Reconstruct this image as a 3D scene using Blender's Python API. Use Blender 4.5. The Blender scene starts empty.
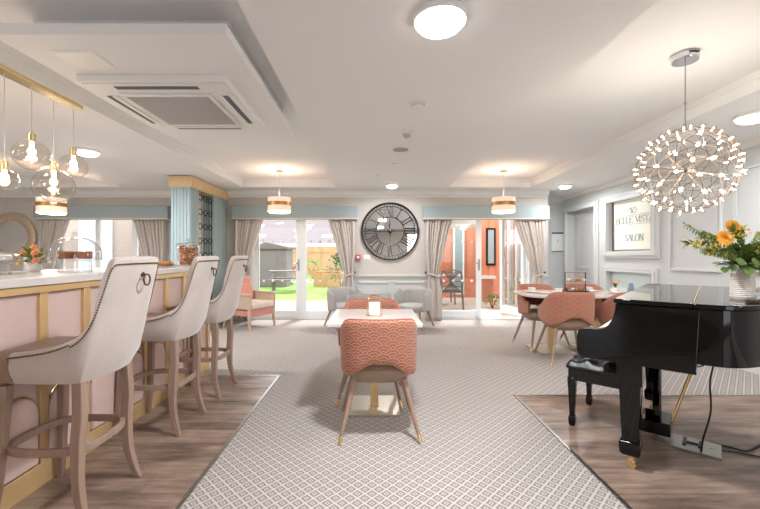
import bpy, bmesh, math, random
from mathutils import Vector, Matrix
R = math.radians
PI = math.pi
SC = bpy.context.scene
COL = SC.collection
rnd = random.Random(7)

def srgb(r, g, b):
    f = lambda c: c / 12.92 if c <= 0.04045 else ((c + 0.055) / 1.055) ** 2.4
    return (f(r), f(g), f(b), 1.0)

# ------------------------------------------------------------------ camera
EYE = 1.25
cam_d = bpy.data.cameras.new('camera')
cam = bpy.data.objects.new('camera', cam_d)
COL.objects.link(cam)
cam.location = (0, 0, EYE)
cam.rotation_euler = (R(90), 0, 0)
cam_d.sensor_width = 36
cam_d.lens = 36 * 380 / 760
cam_d.shift_x = 8 / 760
cam_d.clip_start = 0.05
cam_d.clip_end = 300
SC.camera = cam

# ------------------------------------------------------------------ sky, sun, exposure
SC.view_settings.view_transform = 'Standard'
SC.view_settings.look = 'None'
SC.view_settings.exposure = 0.44
SC.view_settings.gamma = 1
SC.view_settings.use_curve_mapping = False
SC.cycles.use_denoising = True
SC.cycles.max_bounces = 10
SC.cycles.diffuse_bounces = 6
SC.cycles.transparent_max_bounces = 16
SC.cycles.sample_clamp_indirect = 6
SC.cycles.caustics_reflective = False
SC.cycles.caustics_refractive = False
w = bpy.data.worlds.new('sky')
SC.world = w
w.use_nodes = True
nt = w.node_tree
nt.nodes.clear()
wo = nt.nodes.new('ShaderNodeOutputWorld')
wb = nt.nodes.new('ShaderNodeBackground')
sk = nt.nodes.new('ShaderNodeTexSky')
sk.sky_type = 'NISHITA'
sk.sun_disc = False
sk.sun_elevation = R(50)
sk.sun_rotation = R(200)
sk.dust_density = 3
wm = nt.nodes.new('ShaderNodeMixRGB')
wm.inputs[0].default_value = 0.75
wm.inputs[2].default_value = (4.0, 4.1, 4.3, 1)
nt.links.new(sk.outputs[0], wm.inputs[1])
nt.links.new(wm.outputs[0], wb.inputs[0])
wb.inputs[1].default_value = .75
nt.links.new(wb.outputs[0], wo.inputs[0])

def add_light(name, typ, loc, energy, color=(1, 1, 1), size=0.3, rot=(0, 0, 0), size_y=None, parent=None, spread=None):
    d = bpy.data.lights.new(name, typ)
    d.energy = energy
    d.color = color
    if typ == 'AREA':
        d.shape = 'RECTANGLE' if size_y else 'DISK'
        d.size = size
        if size_y: d.size_y = size_y
        if spread: d.spread = spread
    elif typ == 'POINT':
        d.shadow_soft_size = size
    elif typ == 'SUN':
        d.angle = size
    o = bpy.data.objects.new(name, d)
    COL.objects.link(o)
    o.location = loc
    o.rotation_euler = rot
    if parent: o.parent = parent
    return o

add_light('sun', 'SUN', (3, 20, 20), 4.5, (1, .97, .93), R(9), (R(-30), R(10), 0))

# ------------------------------------------------------------------ node helper
class NT:
    def __init__(s, nt): s.nt = nt
    def n(s, t, **k):
        nd = s.nt.nodes.new(t)
        for a, b in k.items(): setattr(nd, a, b)
        return nd
    def m(s, op, a, b=None, c=None):
        nd = s.n('ShaderNodeMath', operation=op)
        for i, v in enumerate((a, b, c)):
            if v is None: continue
            if isinstance(v, (int, float)): nd.inputs[i].default_value = v
            else: s.nt.links.new(v, nd.inputs[i])
        return nd.outputs[0]
    def mix(s, f, a, b):
        nd = s.n('ShaderNodeMixRGB')
        for i, v in enumerate((f, a, b)):
            if isinstance(v, (int, float)): nd.inputs[i].default_value = v
            elif isinstance(v, tuple): nd.inputs[i].default_value = v
            else: s.nt.links.new(v, nd.inputs[i])
        return nd.outputs[0]
    def ramp(s, v, stops):
        nd = s.n('ShaderNodeValToRGB')
        e = nd.color_ramp.elements
        while len(e) < len(stops): e.new(0.5)
        for i, (p, c) in enumerate(stops):
            e[i].position = p; e[i].color = c
        s.nt.links.new(v, nd.inputs[0])
        return nd.outputs[0]
    def coord(s, kind='Object', scale=(1, 1, 1), rot=(0, 0, 0)):
        tc = s.n('ShaderNodeTexCoord')
        mp = s.n('ShaderNodeMapping')
        mp.inputs['Scale'].default_value = scale
        mp.inputs['Rotation'].default_value = rot
        s.nt.links.new(tc.outputs[kind], mp.inputs[0])
        return mp.outputs[0]
    def noise(s, vec, scale, detail=3, rough=.5):
        nd = s.n('ShaderNodeTexNoise')
        nd.inputs['Scale'].default_value = scale
        nd.inputs['Detail'].default_value = detail
        nd.inputs['Roughness'].default_value = rough
        s.nt.links.new(vec, nd.inputs['Vector'])
        return nd.outputs[0]

MATS = {}
def mat(name, col, rough=.6, metal=0, noise=0, nscale=20, bump=0, bscale=200, spec=.5, sheen=0, coat=0, emit=None, estr=0, coords='Object', stretch=(1, 1, 1)):
    if name in MATS: return MATS[name]
    m = bpy.data.materials.new(name)
    m.use_nodes = True
    q = NT(m.node_tree)
    b = m.node_tree.nodes['Principled BSDF']
    c = srgb(*col)
    b.inputs['Base Color'].default_value = c
    b.inputs['Roughness'].default_value = rough
    b.inputs['Metallic'].default_value = metal
    b.inputs['Specular IOR Level'].default_value = spec
    b.inputs['Sheen Weight'].default_value = sheen
    b.inputs['Coat Weight'].default_value = coat
    b.inputs['Coat Roughness'].default_value = .02
    v = q.coord(coords, stretch)
    if noise:
        n = q.noise(v, nscale, 4)
        d = tuple(max(0, x * (1 - noise)) for x in c[:3]) + (1,)
        l = tuple(min(1, x * (1 + noise)) for x in c[:3]) + (1,)
        o = q.ramp(n, [(.3, d), (.7, l)])
        m.node_tree.links.new(o, b.inputs['Base Color'])
    if bump:
        n = q.noise(v, bscale, 3)
        bp = q.n('ShaderNodeBump')
        bp.inputs['Strength'].default_value = bump
        bp.inputs['Distance'].default_value = .01
        m.node_tree.links.new(n, bp.inputs['Height'])
        m.node_tree.links.new(bp.outputs[0], b.inputs['Normal'])
    if emit:
        b.inputs['Emission Color'].default_value = srgb(*emit)
        b.inputs['Emission Strength'].default_value = estr
    MATS[name] = m
    return m

def glass(name, tint=(1, 1, 1), refl=1.0, base=.03):
    if name in MATS: return MATS[name]
    m = bpy.data.materials.new(name)
    m.use_nodes = True
    nt = m.node_tree
    nt.nodes.clear()
    q = NT(nt)
    o = q.n('ShaderNodeOutputMaterial')
    t = q.n('ShaderNodeBsdfTransparent'); t.inputs[0].default_value = (*tint, 1)
    g = q.n('ShaderNodeBsdfGlossy'); g.inputs['Roughness'].default_value = .02
    lw = q.n('ShaderNodeLayerWeight'); lw.inputs[0].default_value = .5
    f = q.m('POWER', lw.outputs['Facing'], 3)
    f = q.m('MULTIPLY_ADD', f, .55 * refl, base)
    mx = q.n('ShaderNodeMixShader')
    nt.links.new(f, mx.inputs[0]); nt.links.new(t.outputs[0], mx.inputs[1]); nt.links.new(g.outputs[0], mx.inputs[2])
    nt.links.new(mx.outputs[0], o.inputs[0])
    MATS[name] = m
    return m

# ---- carpet: small concentric diamonds
def carpet():
    m = bpy.data.materials.new('woven diamond carpet'); m.use_nodes = True
    q = NT(m.node_tree); L = m.node_tree.links
    b = m.node_tree.nodes['Principled BSDF']
    v = q.coord('Object')
    sp = q.n('ShaderNodeSeparateXYZ'); L.new(v, sp.inputs[0])
    S = .053
    p = q.m('DIVIDE', q.m('ADD', sp.outputs[0], sp.outputs[1]), S * 1.414)
    r = q.m('DIVIDE', q.m('SUBTRACT', sp.outputs[0], sp.outputs[1]), S * 1.414)
    fx = q.m('ABSOLUTE', q.m('SUBTRACT', q.m('FRACT', p), .5))
    fy = q.m('ABSOLUTE', q.m('SUBTRACT', q.m('FRACT', r), .5))
    d = q.m('MAXIMUM', fx, fy)
    line1 = q.m('MULTIPLY', q.m('GREATER_THAN', d, .20), q.m('LESS_THAN', d, .395))
    core = q.m('LESS_THAN', d, .10)
    # a gap that opens each diamond towards its neighbour, like a key pattern
    par = q.m('FRACT', q.m('MULTIPLY', q.m('ADD', q.m('FLOOR', p), q.m('FLOOR', r)), .5))
    dark = q.m('MAXIMUM', line1, core)
    link = q.m('MULTIPLY', q.m('LESS_THAN', fx, .06), q.m('MULTIPLY', q.m('GREATER_THAN', fy, .36), q.m('GREATER_THAN', par, .25)))
    dark = q.m('MULTIPLY', dark, q.m('SUBTRACT', 1, link))
    n = q.noise(v, 260, 2)
    n2 = q.noise(v, 1.3, 3)
    lt = q.mix(n, srgb(.71, .68, .66), srgb(.80, .775, .755))
    dk = q.mix(n, srgb(.49, .46, .44), srgb(.58, .55, .53))
    c = q.mix(dark, lt, dk)
    c = q.mix(q.m('MULTIPLY', n2, .12), c, srgb(.72, .69, .67))
    L.new(c, b.inputs['Base Color'])
    b.inputs['Roughness'].default_value = .95
    b.inputs['Specular IOR Level'].default_value = .1
    bp = q.n('ShaderNodeBump'); bp.inputs['Strength'].default_value = .4; bp.inputs['Distance'].default_value = .004
    L.new(q.m('SUBTRACT', n, dark), bp.inputs['Height']); L.new(bp.outputs[0], b.inputs['Normal'])
    return m

def vinyl():
    m = bpy.data.materials.new('grey brown wood plank floor'); m.use_nodes = True
    q = NT(m.node_tree); L = m.node_tree.links
    b = m.node_tree.nodes['Principled BSDF']
    v = q.coord('Object')
    br = q.n('ShaderNodeTexBrick'); L.new(v, br.inputs[0])
    br.offset = .37
    br.inputs['Color1'].default_value = (.0, .0, .0, 1); br.inputs['Color2'].default_value = (1, 1, 1, 1)
    br.inputs['Mortar'].default_value = (.5, .5, .5, 1)
    br.inputs['Scale'].default_value = 1; br.inputs['Mortar Size'].default_value = .0012
    br.inputs['Brick Width'].default_value = 1.22; br.inputs['Row Height'].default_value = .18
    v2 = q.coord('Object', (2.0, 22, 1))
    n1 = q.noise(v2, 1.4, 6, .65)
    v3 = q.coord('Object', (1.4, 5, 1))
    n2 = q.noise(v3, 1.6, 4, .6)
    t = q.m('ADD', q.m('MULTIPLY', n1, .42), q.m('ADD', q.m('MULTIPLY', n2, .62), q.m('MULTIPLY', br.outputs[0], .10)))
    c = q.ramp(t, [(.38, srgb(.29, .235, .205)), (.50, srgb(.45, .375, .33)), (.62, srgb(.58, .495, .44)), (.76, srgb(.71, .62, .55))])
    c = q.mix(br.outputs['Fac'], c, srgb(.38, .33, .30))
    L.new(c, b.inputs['Base Color'])
    b.inputs['Roughness'].default_value = .38
    bp = q.n('ShaderNodeBump'); bp.inputs['Strength'].default_value = .15; bp.inputs['Distance'].default_value = .003
    L.new(n1, bp.inputs['Height']); L.new(bp.outputs[0], b.inputs['Normal'])
    return m

def scallop():
    m = bpy.data.materials.new('coral scallop velvet'); m.use_nodes = True
    q = NT(m.node_tree); L = m.node_tree.links
    b = m.node_tree.nodes['Principled BSDF']
    tc = q.n('ShaderNodeTexCoord')
    sp = q.n('ShaderNodeSeparateXYZ'); L.new(tc.outputs['UV'], sp.inputs[0])
    RR = .060; H = RR / 2
    u, v = sp.outputs[0], sp.outputs[1]
    k = q.m('FLOOR', q.m('DIVIDE', v, H))
    def cand(kk):
        par = q.m('FRACT', q.m('MULTIPLY', kk, .5))          # 0 or .5
        uu = q.m('SUBTRACT', q.m('FRACT', q.m('ADD', q.m('DIVIDE', u, 2 * RR), par)), .5)
        du = q.m('MULTIPLY', uu, 2.0)
        dv = q.m('DIVIDE', q.m('SUBTRACT', v, q.m('MULTIPLY', kk, H)), RR)
        return q.m('SQRT', q.m('ADD', q.m('MULTIPLY', du, du), q.m('MULTIPLY', dv, dv)))
    d0 = cand(k); d1 = cand(q.m('SUBTRACT', k, 1))
    inn = q.m('LESS_THAN', d1, 1)
    d = q.m('ADD', q.m('MULTIPLY', inn, d1), q.m('MULTIPLY', q.m('SUBTRACT', 1, inn), d0))
    ring = q.m('GREATER_THAN', q.m('FRACT', q.m('MULTIPLY', d, 3.0)), .72)
    n = q.noise(tc.outputs['Object'], 9, 4)
    base = q.mix(n, srgb(.58, .34, .25), srgb(.70, .45, .35))
    c = q.mix(q.m('MULTIPLY', ring, .55), base, srgb(.84, .65, .58))
    L.new(c, b.inputs['Base Color'])
    b.inputs['Roughness'].default_value = .75
    b.inputs['Sheen Weight'].default_value = .15
    bp = q.n('ShaderNodeBump'); bp.inputs['Strength'].default_value = .4; bp.inputs['Distance'].default_value = .003
    L.new(ring, bp.inputs['Height']); L.new(bp.outputs[0], b.inputs['Normal'])
    return m

def mirror_mat():
    return mat('mirror glass', (.93, .94, .94), .02, 1)

M = dict(
    carpet=carpet(), vinyl=vinyl(), scallop=scallop(),
    white=mat('white ceiling paint', (.92, .92, .92), .8, bump=.05, bscale=90),
    greige=mat('greige wall paint', (.78, .755, .73), .8, bump=.05, bscale=120),
    grey=mat('pale grey wall paint', (.80, .81, .81), .7, bump=.04, bscale=120),
    trimw=mat('white satin woodwork', (.91, .91, .90), .4),
    trimg=mat('pale grey satin woodwork', (.83, .84, .84), .4),
    upvc=mat('white door frame', (.90, .92, .93), .35),
    duck=mat('duck egg fabric', (.60, .65, .66), .8, noise=.04, nscale=60, bump=.1, bscale=300),
    flute=mat('duck egg paint', (.63, .70, .71), .55),
    curtain=mat('greige curtain satin', (.74, .705, .68), .55, noise=.06, nscale=30, sheen=.3),
    gold=mat('satin gold leaf', (.89, .76, .56), .38, .5, noise=.05, nscale=10),
    brass=mat('brushed brass', (.90, .80, .60), .25, 1),
    capital=mat('gold painted capital', (.88, .77, .60), .5, .25, noise=.06, nscale=14),
    pink=mat('dusky pink panel', (.84, .74, .71), .6, noise=.02, nscale=8),
    velvet=mat('oyster velvet', (.755, .71, .68), .75, noise=.06, nscale=7, sheen=.5, bump=.1, bscale=60),
    seatb=mat('bronze leather', (.56, .47, .39), .32, noise=.08, nscale=12),
    oak=mat('washed oak', (.62, .52, .46), .5, noise=.10, nscale=9, stretch=(6, 6, 1)),
    walnut=mat('mid brown wood', (.62, .51, .44), .5, noise=.12, nscale=9, stretch=(6, 6, 1)),
    nail=mat('antique brass nail', (.42, .33, .25), .35, .9),
    marble=mat('pale marble', (.86, .84, .82), .2, noise=.06, nscale=6),
    black=mat('black piano lacquer', (.012, .011, .012), .04, spec=.4),
    blackm=mat('black satin metal', (.06, .06, .06), .4),
    leather=mat('black leather', (.055, .05, .05), .35, bump=.1, bscale=150),
    chrome=mat('chrome', (.85, .85, .86), .08, 1),
    steel=mat('brushed steel', (.66, .66, .64), .35, 1),
    bulb=mat('warm bulb', (1, .9, .75), .5, emit=(1, .86, .66), estr=22),
    led=mat('warm led', (1, .95, .88), .5, emit=(1, .90, .78), estr=12),
    diff=mat('lamp diffuser', (1, 1, 1), .5, emit=(1, .98, .95), estr=7),
    shade=mat('cream shade', (.95, .87, .80), .7, emit=(1, .82, .70), estr=.35),
    winglass=glass('window glass', (.97, .98, .98), .8, .03),
    clear=glass('clear thin glass', (.93, .93, .93), 1.8, .10),
    globe=glass('tinted globe glass', (.95, .92, .88), 1.6, .08),
    mirror=mirror_mat(),
    table=mat('cream lacquer table top', (.86, .825, .80), .18, noise=.02, nscale=5),
    wht=mat('white china', (.93, .92, .90), .25),
    lgrey=mat('pale grey upholstery', (.70, .69, .68), .8, noise=.05, nscale=14),
    green=mat('leaf green', (.40, .50, .24), .55, noise=.25, nscale=20),
    green2=mat('pale leaf green', (.48, .56, .30), .55, noise=.2, nscale=20),
    yellow=mat('yellow petals', (.95, .76, .12), .6, noise=.1, nscale=30),
    orange=mat('orange yellow petals', (.96, .72, .28), .6, noise=.12, nscale=30),
    brown=mat('seed head brown', (.55, .30, .08), .8, noise=.2, nscale=80),
    peach=mat('peach petals', (.93, .62, .42), .6, noise=.1, nscale=30),
    cake=mat('baked cake', (.66, .38, .20), .8, noise=.3, nscale=40, bump=.4, bscale=60),
    biscuit=mat('biscuit', (.80, .52, .30), .8, noise=.25, nscale=40, bump=.3, bscale=80),
    red=mat('red plastic', (.80, .16, .14), .4),
    lawn=mat('lawn', (.44, .60, .24), .9, noise=.25, nscale=3, bump=.5, bscale=60),
    paving=mat('pale paving', (.80, .75, .69), .85, noise=.06, nscale=5),
    timber=mat('orange timber cladding', (.76, .49, .36), .7, noise=.1, nscale=3, stretch=(1, 1, .1)),
    fence=mat('light fence timber', (.68, .54, .40), .8, noise=.15, nscale=4),
    slate=mat('grey slate', (.44, .41, .41), .95, noise=.12, nscale=3, spec=.1),
    shed=mat('grey painted boards', (.46, .42, .43), .8, noise=.08, nscale=6),
    bricks=mat('buff brick', (.66, .62, .58), .9, noise=.18, nscale=24),
    render=mat('pale render', (.90, .89, .87), .8),
    rattan=mat('grey rattan', (.42, .40, .37), .7, noise=.2, nscale=60),
    darkgl=mat('dark window glass', (.58, .66, .66), .08, .1),
    blue=mat('slate blue linen', (.50, .58, .65), .8),
    ink=mat('grey lettering', (.62, .63, .63), .5),
    cream=mat('cream backing board', (.97, .965, .92), .6),
    navy=mat('navy border', (.18, .20, .38), .5),
    pinkfab=mat('rose patterned fabric', (.80, .55, .50), .8, noise=.18, nscale=40),
    cable=mat('black cable', (.04, .04, .04), .5),
    jug=mat('ribbed cream pottery', (.86, .83, .79), .5, bump=.25, bscale=60),
)

# ------------------------------------------------------------------ mesh builder
class MB:
    def __init__(s): s.v = []; s.f = []; s.uv = {}
    def add(s, vs, fs, T=None):
        o = len(s.v)
        s.v += [tuple(T @ Vector(p)) if T else tuple(p) for p in vs]
        s.f += [tuple(i + o for i in f) for f in fs]
        return o
    def box(s, x0, x1, y0, y1, z0, z1, T=None):
        vs = [(x, y, z) for z in (z0, z1) for y in (y0, y1) for x in (x0, x1)]
        s.add(vs, [(0, 2, 3, 1), (4, 5, 7, 6), (0, 1, 5, 4), (2, 6, 7, 3), (0, 4, 6, 2), (1, 3, 7, 5)], T); return s
    def cbox(s, c, d, T=None):
        return s.box(c[0] - d[0] / 2, c[0] + d[0] / 2, c[1] - d[1] / 2, c[1] + d[1] / 2, c[2] - d[2] / 2, c[2] + d[2] / 2, T)
    def tube(s, pts, r, n=8, closed=False, sq=False, T=None, up=None):
        pts = [Vector(p) for p in pts]; N = len(pts)
        rs = r if isinstance(r, (list, tuple)) else [r] * N
        if sq: n = 4
        vs = []; prev = Vector(up) if up else None
        for i, p in enumerate(pts):
            if closed: t = pts[(i + 1) % N] - pts[i - 1]
            else: t = pts[min(i + 1, N - 1)] - pts[max(i - 1, 0)]
            if t.length < 1e-9: t = Vector((0, 0, 1))
            t.normalize()
            if prev is None:
                prev = Vector((1, 0, 0)) if abs(t.x) < .9 else Vector((0, 1, 0))
            a = prev - t * prev.dot(t)
            if a.length < 1e-6: a = t.orthogonal()
            a.normalize(); prev = a.copy()
            b = t.cross(a)
            for k in range(n):
                an = 2 * PI * (k + (.5 if sq else 0)) / n
                rr = rs[i] * (1.4142 if sq else 1)
                vs.append(p + a * math.cos(an) * rr + b * math.sin(an) * rr)
        fs = []
        for i in range(N if closed else N - 1):
            j = (i + 1) % N
            for k in range(n):
                l = (k + 1) % n
                fs.append((i * n + k, i * n + l, j * n + l, j * n + k))
        if not closed:
            fs.append(tuple(range(n - 1, -1, -1))); fs.append(tuple((N - 1) * n + k for k in range(n)))
        s.add(vs, fs, T); return s
    def lathe(s, prof, c=(0, 0, 0), n=24, T=None, cap=True, wob=None):
        vs = []
        for (r, z) in prof:
            for k in range(n):
                a = 2 * PI * k / n
                q = r * (wob(a, z) if wob else 1)
                vs.append((c[0] + q * math.cos(a), c[1] + q * math.sin(a), c[2] + z))
        fs = []
        for i in range(len(prof) - 1):
            for k in range(n):
                l = (k + 1) % n
                fs.append((i * n + k, i * n + l, (i + 1) * n + l, (i + 1) * n + k))
        if cap:
            if prof[0][0] > 1e-4: fs.append(tuple(range(n - 1, -1, -1)))
            if prof[-1][0] > 1e-4: fs.append(tuple((len(prof) - 1) * n + k for k in range(n)))
        s.add(vs, fs, T); return s
    def prism(s, out, z0, z1, T=None):
        n = len(out)
        vs = [(x, y, z0) for x, y in out] + [(x, y, z1) for x, y in out]
        fs = [tuple(range(n - 1, -1, -1)), tuple(range(n, 2 * n))]
        fs += [(i, (i + 1) % n, n + (i + 1) % n, n + i) for i in range(n)]
        s.add(vs, fs, T); return s
    def grid(s, fn, nu, nv, T=None, cu=False, cv=False):
        vs = [fn(i / (nu if cu else nu - 1), j / (nv if cv else nv - 1)) for i in range(nu) for j in range(nv)]
        fs = []
        for i in range(nu if cu else nu - 1):
            for j in range(nv if cv else nv - 1):
                a, b = (i + 1) % nu, (j + 1) % nv
                fs.append((i * nv + j, a * nv + j, a * nv + b, i * nv + b))
        s.add(vs, fs, T); return s
    def ball(s, c, r, n=10, m=6, T=None, sq=(1, 1, 1)):
        prof = [(max(1e-5, math.sin(PI * i / m)) * r, -math.cos(PI * i / m) * r) for i in range(m + 1)]
        vs = []
        for (q, z) in prof:
            for k in range(n):
                a = 2 * PI * k / n
                vs.append((c[0] + q * math.cos(a) * sq[0], c[1] + q * math.sin(a) * sq[1], c[2] + z * sq[2]))
        fs = [(i * n + k, i * n + (k + 1) % n, (i + 1) * n + (k + 1) % n, (i + 1) * n + k) for i in range(m) for k in range(n)]
        s.add(vs, fs, T); return s
    def cyl(s, p0, p1, r, n=12, r1=None):
        return s.tube([p0, p1], [r, r1 if r1 is not None else r], n)
    def build(s, name, m, parent=None, loc=(0, 0, 0), rz=0, bevel=0, ang=40, sub=0, uvs=None):
        me = bpy.data.meshes.new(name)
        me.from_pydata([tuple(p) for p in s.v], [], s.f)
        me.validate(verbose=False)
        bm = bmesh.new(); bm.from_mesh(me)
        bmesh.ops.remove_doubles(bm, verts=bm.verts, dist=1e-6) if uvs is None else None
        bmesh.ops.recalc_face_normals(bm, faces=bm.faces)
        bm.to_mesh(me); bm.free()
        for p in me.polygons: p.use_smooth = True
        me.set_sharp_from_angle(angle=R(ang))
        if uvs:
            ul = me.uv_layers.new(name='uv')
            for lp in me.loops: ul.data[lp.index].uv = uvs[lp.vertex_index]
        me.materials.append(m)
        o = bpy.data.objects.new(name, me)
        COL.objects.link(o)
        o.location = loc; o.rotation_euler = (0, 0, rz)
        if parent: o.parent = parent
        if bevel:
            bv = o.modifiers.new('bevel', 'BEVEL'); bv.width = bevel; bv.segments = 2; bv.limit_method = 'ANGLE'; bv.angle_limit = R(40)
        if sub:
            sb = o.modifiers.new('sub', 'SUBSURF'); sb.levels = sub; sb.render_levels = sub
        return o

def tag(o, label=None, cat=None, group=None, kind=None):
    if label: o['label'] = label
    if cat: o['category'] = cat
    if group: o['group'] = group
    if kind: o['kind'] = kind
    return o

def thing(name, label, cat, loc=(0, 0, 0), rz=0, group=None, kind=None):
    o = bpy.data.objects.new(name, None)
    o.empty_display_size = .1
    COL.objects.link(o)
    o.location = loc; o.rotation_euler = (0, 0, rz)
    return tag(o, label, cat, group, kind)

def copy_tree(o, parent=None):
    c = o.copy(); COL.objects.link(c)
    if parent: c.parent = parent
    for ch in [x for x in ALLKIDS(o)]: copy_tree(ch, c)
    return c
def ALLKIDS(o): return [x for x in COL.objects if x.parent == o]

def dup(o, label, loc, rz):
    c = copy_tree(o); c['label'] = label; c.location = loc; c.rotation_euler = (0, 0, rz); return c

def arc(cx, cy, r, a0, a1, n):
    return [(cx + r * math.cos(R(a0 + (a1 - a0) * i / n)), cy + r * math.sin(R(a0 + (a1 - a0) * i / n))) for i in range(n + 1)]

def smooth_path(P, n):
    """Catmull-Rom through tuples of any length"""
    out = []
    N = len(P)
    for i in range(N - 1):
        p0, p1, p2, p3 = P[max(i - 1, 0)], P[i], P[i + 1], P[min(i + 2, N - 1)]
        for k in range(n):
            t = k / n
            out.append(tuple(.5 * (2 * b + (c - a) * t + (2 * a - 5 * b + 4 * c - d) * t * t + (3 * b - a - 3 * c + d) * t ** 3) for a, b, c, d in zip(p0, p1, p2, p3)))
    out.append(tuple(P[-1]))
    return out

# ================================================================== STRUCTURE
H = 2.46          # soffit height
HT = 2.60         # tray ceiling height
YF = 7.30         # far wall
XR = 4.03         # right wall
XL = -8.2; YB = -3.6
def struct(o, label): return tag(o, label, kind='structure')

fl = MB().box(XL - .2, XR + .4, YB - .2, YF + .25, -.12, 0).box(3.38, XR + .4, YF + .25, 8.2, -.12, 0).build('floor', M['carpet'])
struct(fl, 'cream and taupe carpet woven with small diamonds')
vl = MB().box(-3.9, -.955, YB, 3.91, 0, .004).build('floor_left', M['vinyl'])
struct(vl, 'dark grey brown wood plank flooring under the bar stools')
vr = MB().box(1.265, 3.80, YB, 3.36, 0, .004).build('floor_right', M['vinyl'])
struct(vr, 'warm brown wood plank flooring under the black piano')
t1 = MB().box(-3.9, -.95, 3.90, 3.925, 0, .007).box(-.965, -.945, YB, 3.925, 0, .007).build('trim_1', M['steel'])
struct(t1, 'thin metal edging strip round the wood floor by the bar')
t2 = MB().box(1.255, 3.81, 3.35, 3.372, 0, .007).box(1.255, 1.275, YB, 3.37, 0, .007).build('trim_2', M['steel'])
struct(t2, 'thin metal edging strip round the wood floor under the piano')

# ceiling with three recessed trays
trays = [(-2.33, -.645, .7, 6.81), (1.36, 2.84, .6, 6.81), (-7.4, -4.5, 4.2, 6.81)]
def ceil():
    m = MB()
    xs = sorted({XL - .2, XR + .4} | {t[0] for t in trays} | {t[1] for t in trays})
    for a, b in zip(xs[:-1], xs[1:]):
        hit = [t for t in trays if t[0] <= a and b <= t[1]]
        if hit:
            t = hit[0]
            m.box(a, b, YB - .2, t[2], H, HT + .05); m.box(a, b, t[3], YF + .25, H, HT + .05)
        else: m.box(a, b, YB - .2, YF + .25, H, HT + .05)
    m.box(3.38, XR + .4, YF + .25, 8.2, H, HT + .05)
    m.box(XL - .2, XR + .4, YB - .2, 8.2, HT, HT + .2)
    return m.build('ceiling', M['white'])
struct(ceil(), 'white plaster ceiling with long recessed trays')
# small quadrant strip round each tray rim
for i, t in enumerate(trays):
    m = MB(); d = .012
    m.box(t[0], t[0] + d, t[2], t[3], H + .085, HT); m.box(t[1] - d, t[1], t[2], t[3], H + .085, HT)
    m.box(t[0], t[1], t[3] - d, t[3], H + .085, HT)
    struct(m.build('trim_%d' % (3 + i), M['white']), ['fine coving inside the ceiling tray left of the clock', 'fine coving inside the ceiling tray above the chandelier', 'fine coving inside the ceiling tray over the far left of the room'][i])

# far wall: boxes round three openings
W1 = (-6.15, -3.85); D1 = (-2.35, -.40); D2 = (1.15, 3.10); OH = 2.13
m = MB(); low = MB()
segs = [(XL, W1[0]), (W1[1], D1[0]), (D1[1], D2[0]), (D2[1], 3.38)]
for a, b in segs: m.box(a, b, YF, YF + .25, 0, H)
for a, b in (W1, D1, D2): m.box(a, b, YF, YF + .25, OH, H)
m.box(3.36, 3.38, YF + .25, 8.0, 0, H)
struct(m.build('wall_far', M['greige']), 'warm greige far wall carrying the big clock')
m = MB().box(3.36, XR + .4, 8.0, 8.15, 0, H)
struct(m.build('wall_recess', M['grey']), 'pale grey wall at the back of the corner recess')
# wainscot, dado rail, panel beads of the far wall
for i, (a, b) in enumerate([(-3.85, -2.35), (-.40, 1.15), (XL, W1[0]), (3.10, 3.38)]):
    m = MB()
    m.box(a, b, YF - .012, YF, .14, .80)
    m.box(a, b, YF - .045, YF, .83, .86); m.box(a, b, YF - .03, YF, .80, .83)
    n = 2 if b - a > 1 else 1
    wd = (b - a - .12 * (n + 1)) / n
    for k in range(n):
        x0 = a + .12 + k * (wd + .12); x1 = x0 + wd
        for q in ((x0, x1, .70, .725), (x0, x1, .24, .265), (x0, x0 + .025, .24, .725), (x1 - .025, x1, .24, .725)):
            m.box(q[0], q[1], YF - .03, YF - .012, q[2], q[3])
    struct(m.build('trim_%d' % (6 + i), M['grey'], bevel=.003), ['pale grey panelling between the column and left glazed doors', 'pale grey panelling with rail under the clock', 'pale grey panelling below the round bronze mirror', 'narrow pale grey panelling right of the right hand curtains'][i])
    sk_ = MB().box(a, b, YF - .02, YF, 0, .14)
    struct(sk_.build('baseboard_%s' % ['centre_left', 'centre', 'left', 'corner'][i], M['trimw'], bevel=.003), 'white skirting board along the far wall')
# cornice profiles
prof = [(0, 0), (.0, -.115), (-.012, -.115), (-.018, -.09), (-.045, -.075), (-.07, -.04), (-.078, -.018), (-.10, -.014), (-.10, 0)]
def run_y(xs0, xs1, y, nm, lab):
    T = Matrix(((0, 0, 1, 0), (1, 0, 0, y), (0, 1, 0, H), (0, 0, 0, 1)))
    struct(MB().prism(prof, xs0, xs1, T).build(nm, M['trimw'], ang=25), lab)
run_y(XL, 3.38, YF, 'trim_10', 'white moulded cornice along the far wall')
run_y(3.38, XR, 8.0, 'trim_11', 'white moulded cornice in the corner recess')
T = Matrix(((1, 0, 0, XR), (0, 0, 1, 0), (0, 1, 0, H), (0, 0, 0, 1)))
pr2 = [(0, 0), (0, -.07), (-.008, -.07), (-.02, -.05), (-.045, -.02), (-.06, -.012), (-.06, 0)]
struct(MB().prism(pr2, YB, 8.0, T).build('trim_12', M['trimw'], ang=25), 'slim white cornice along the right panelled wall')

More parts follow.
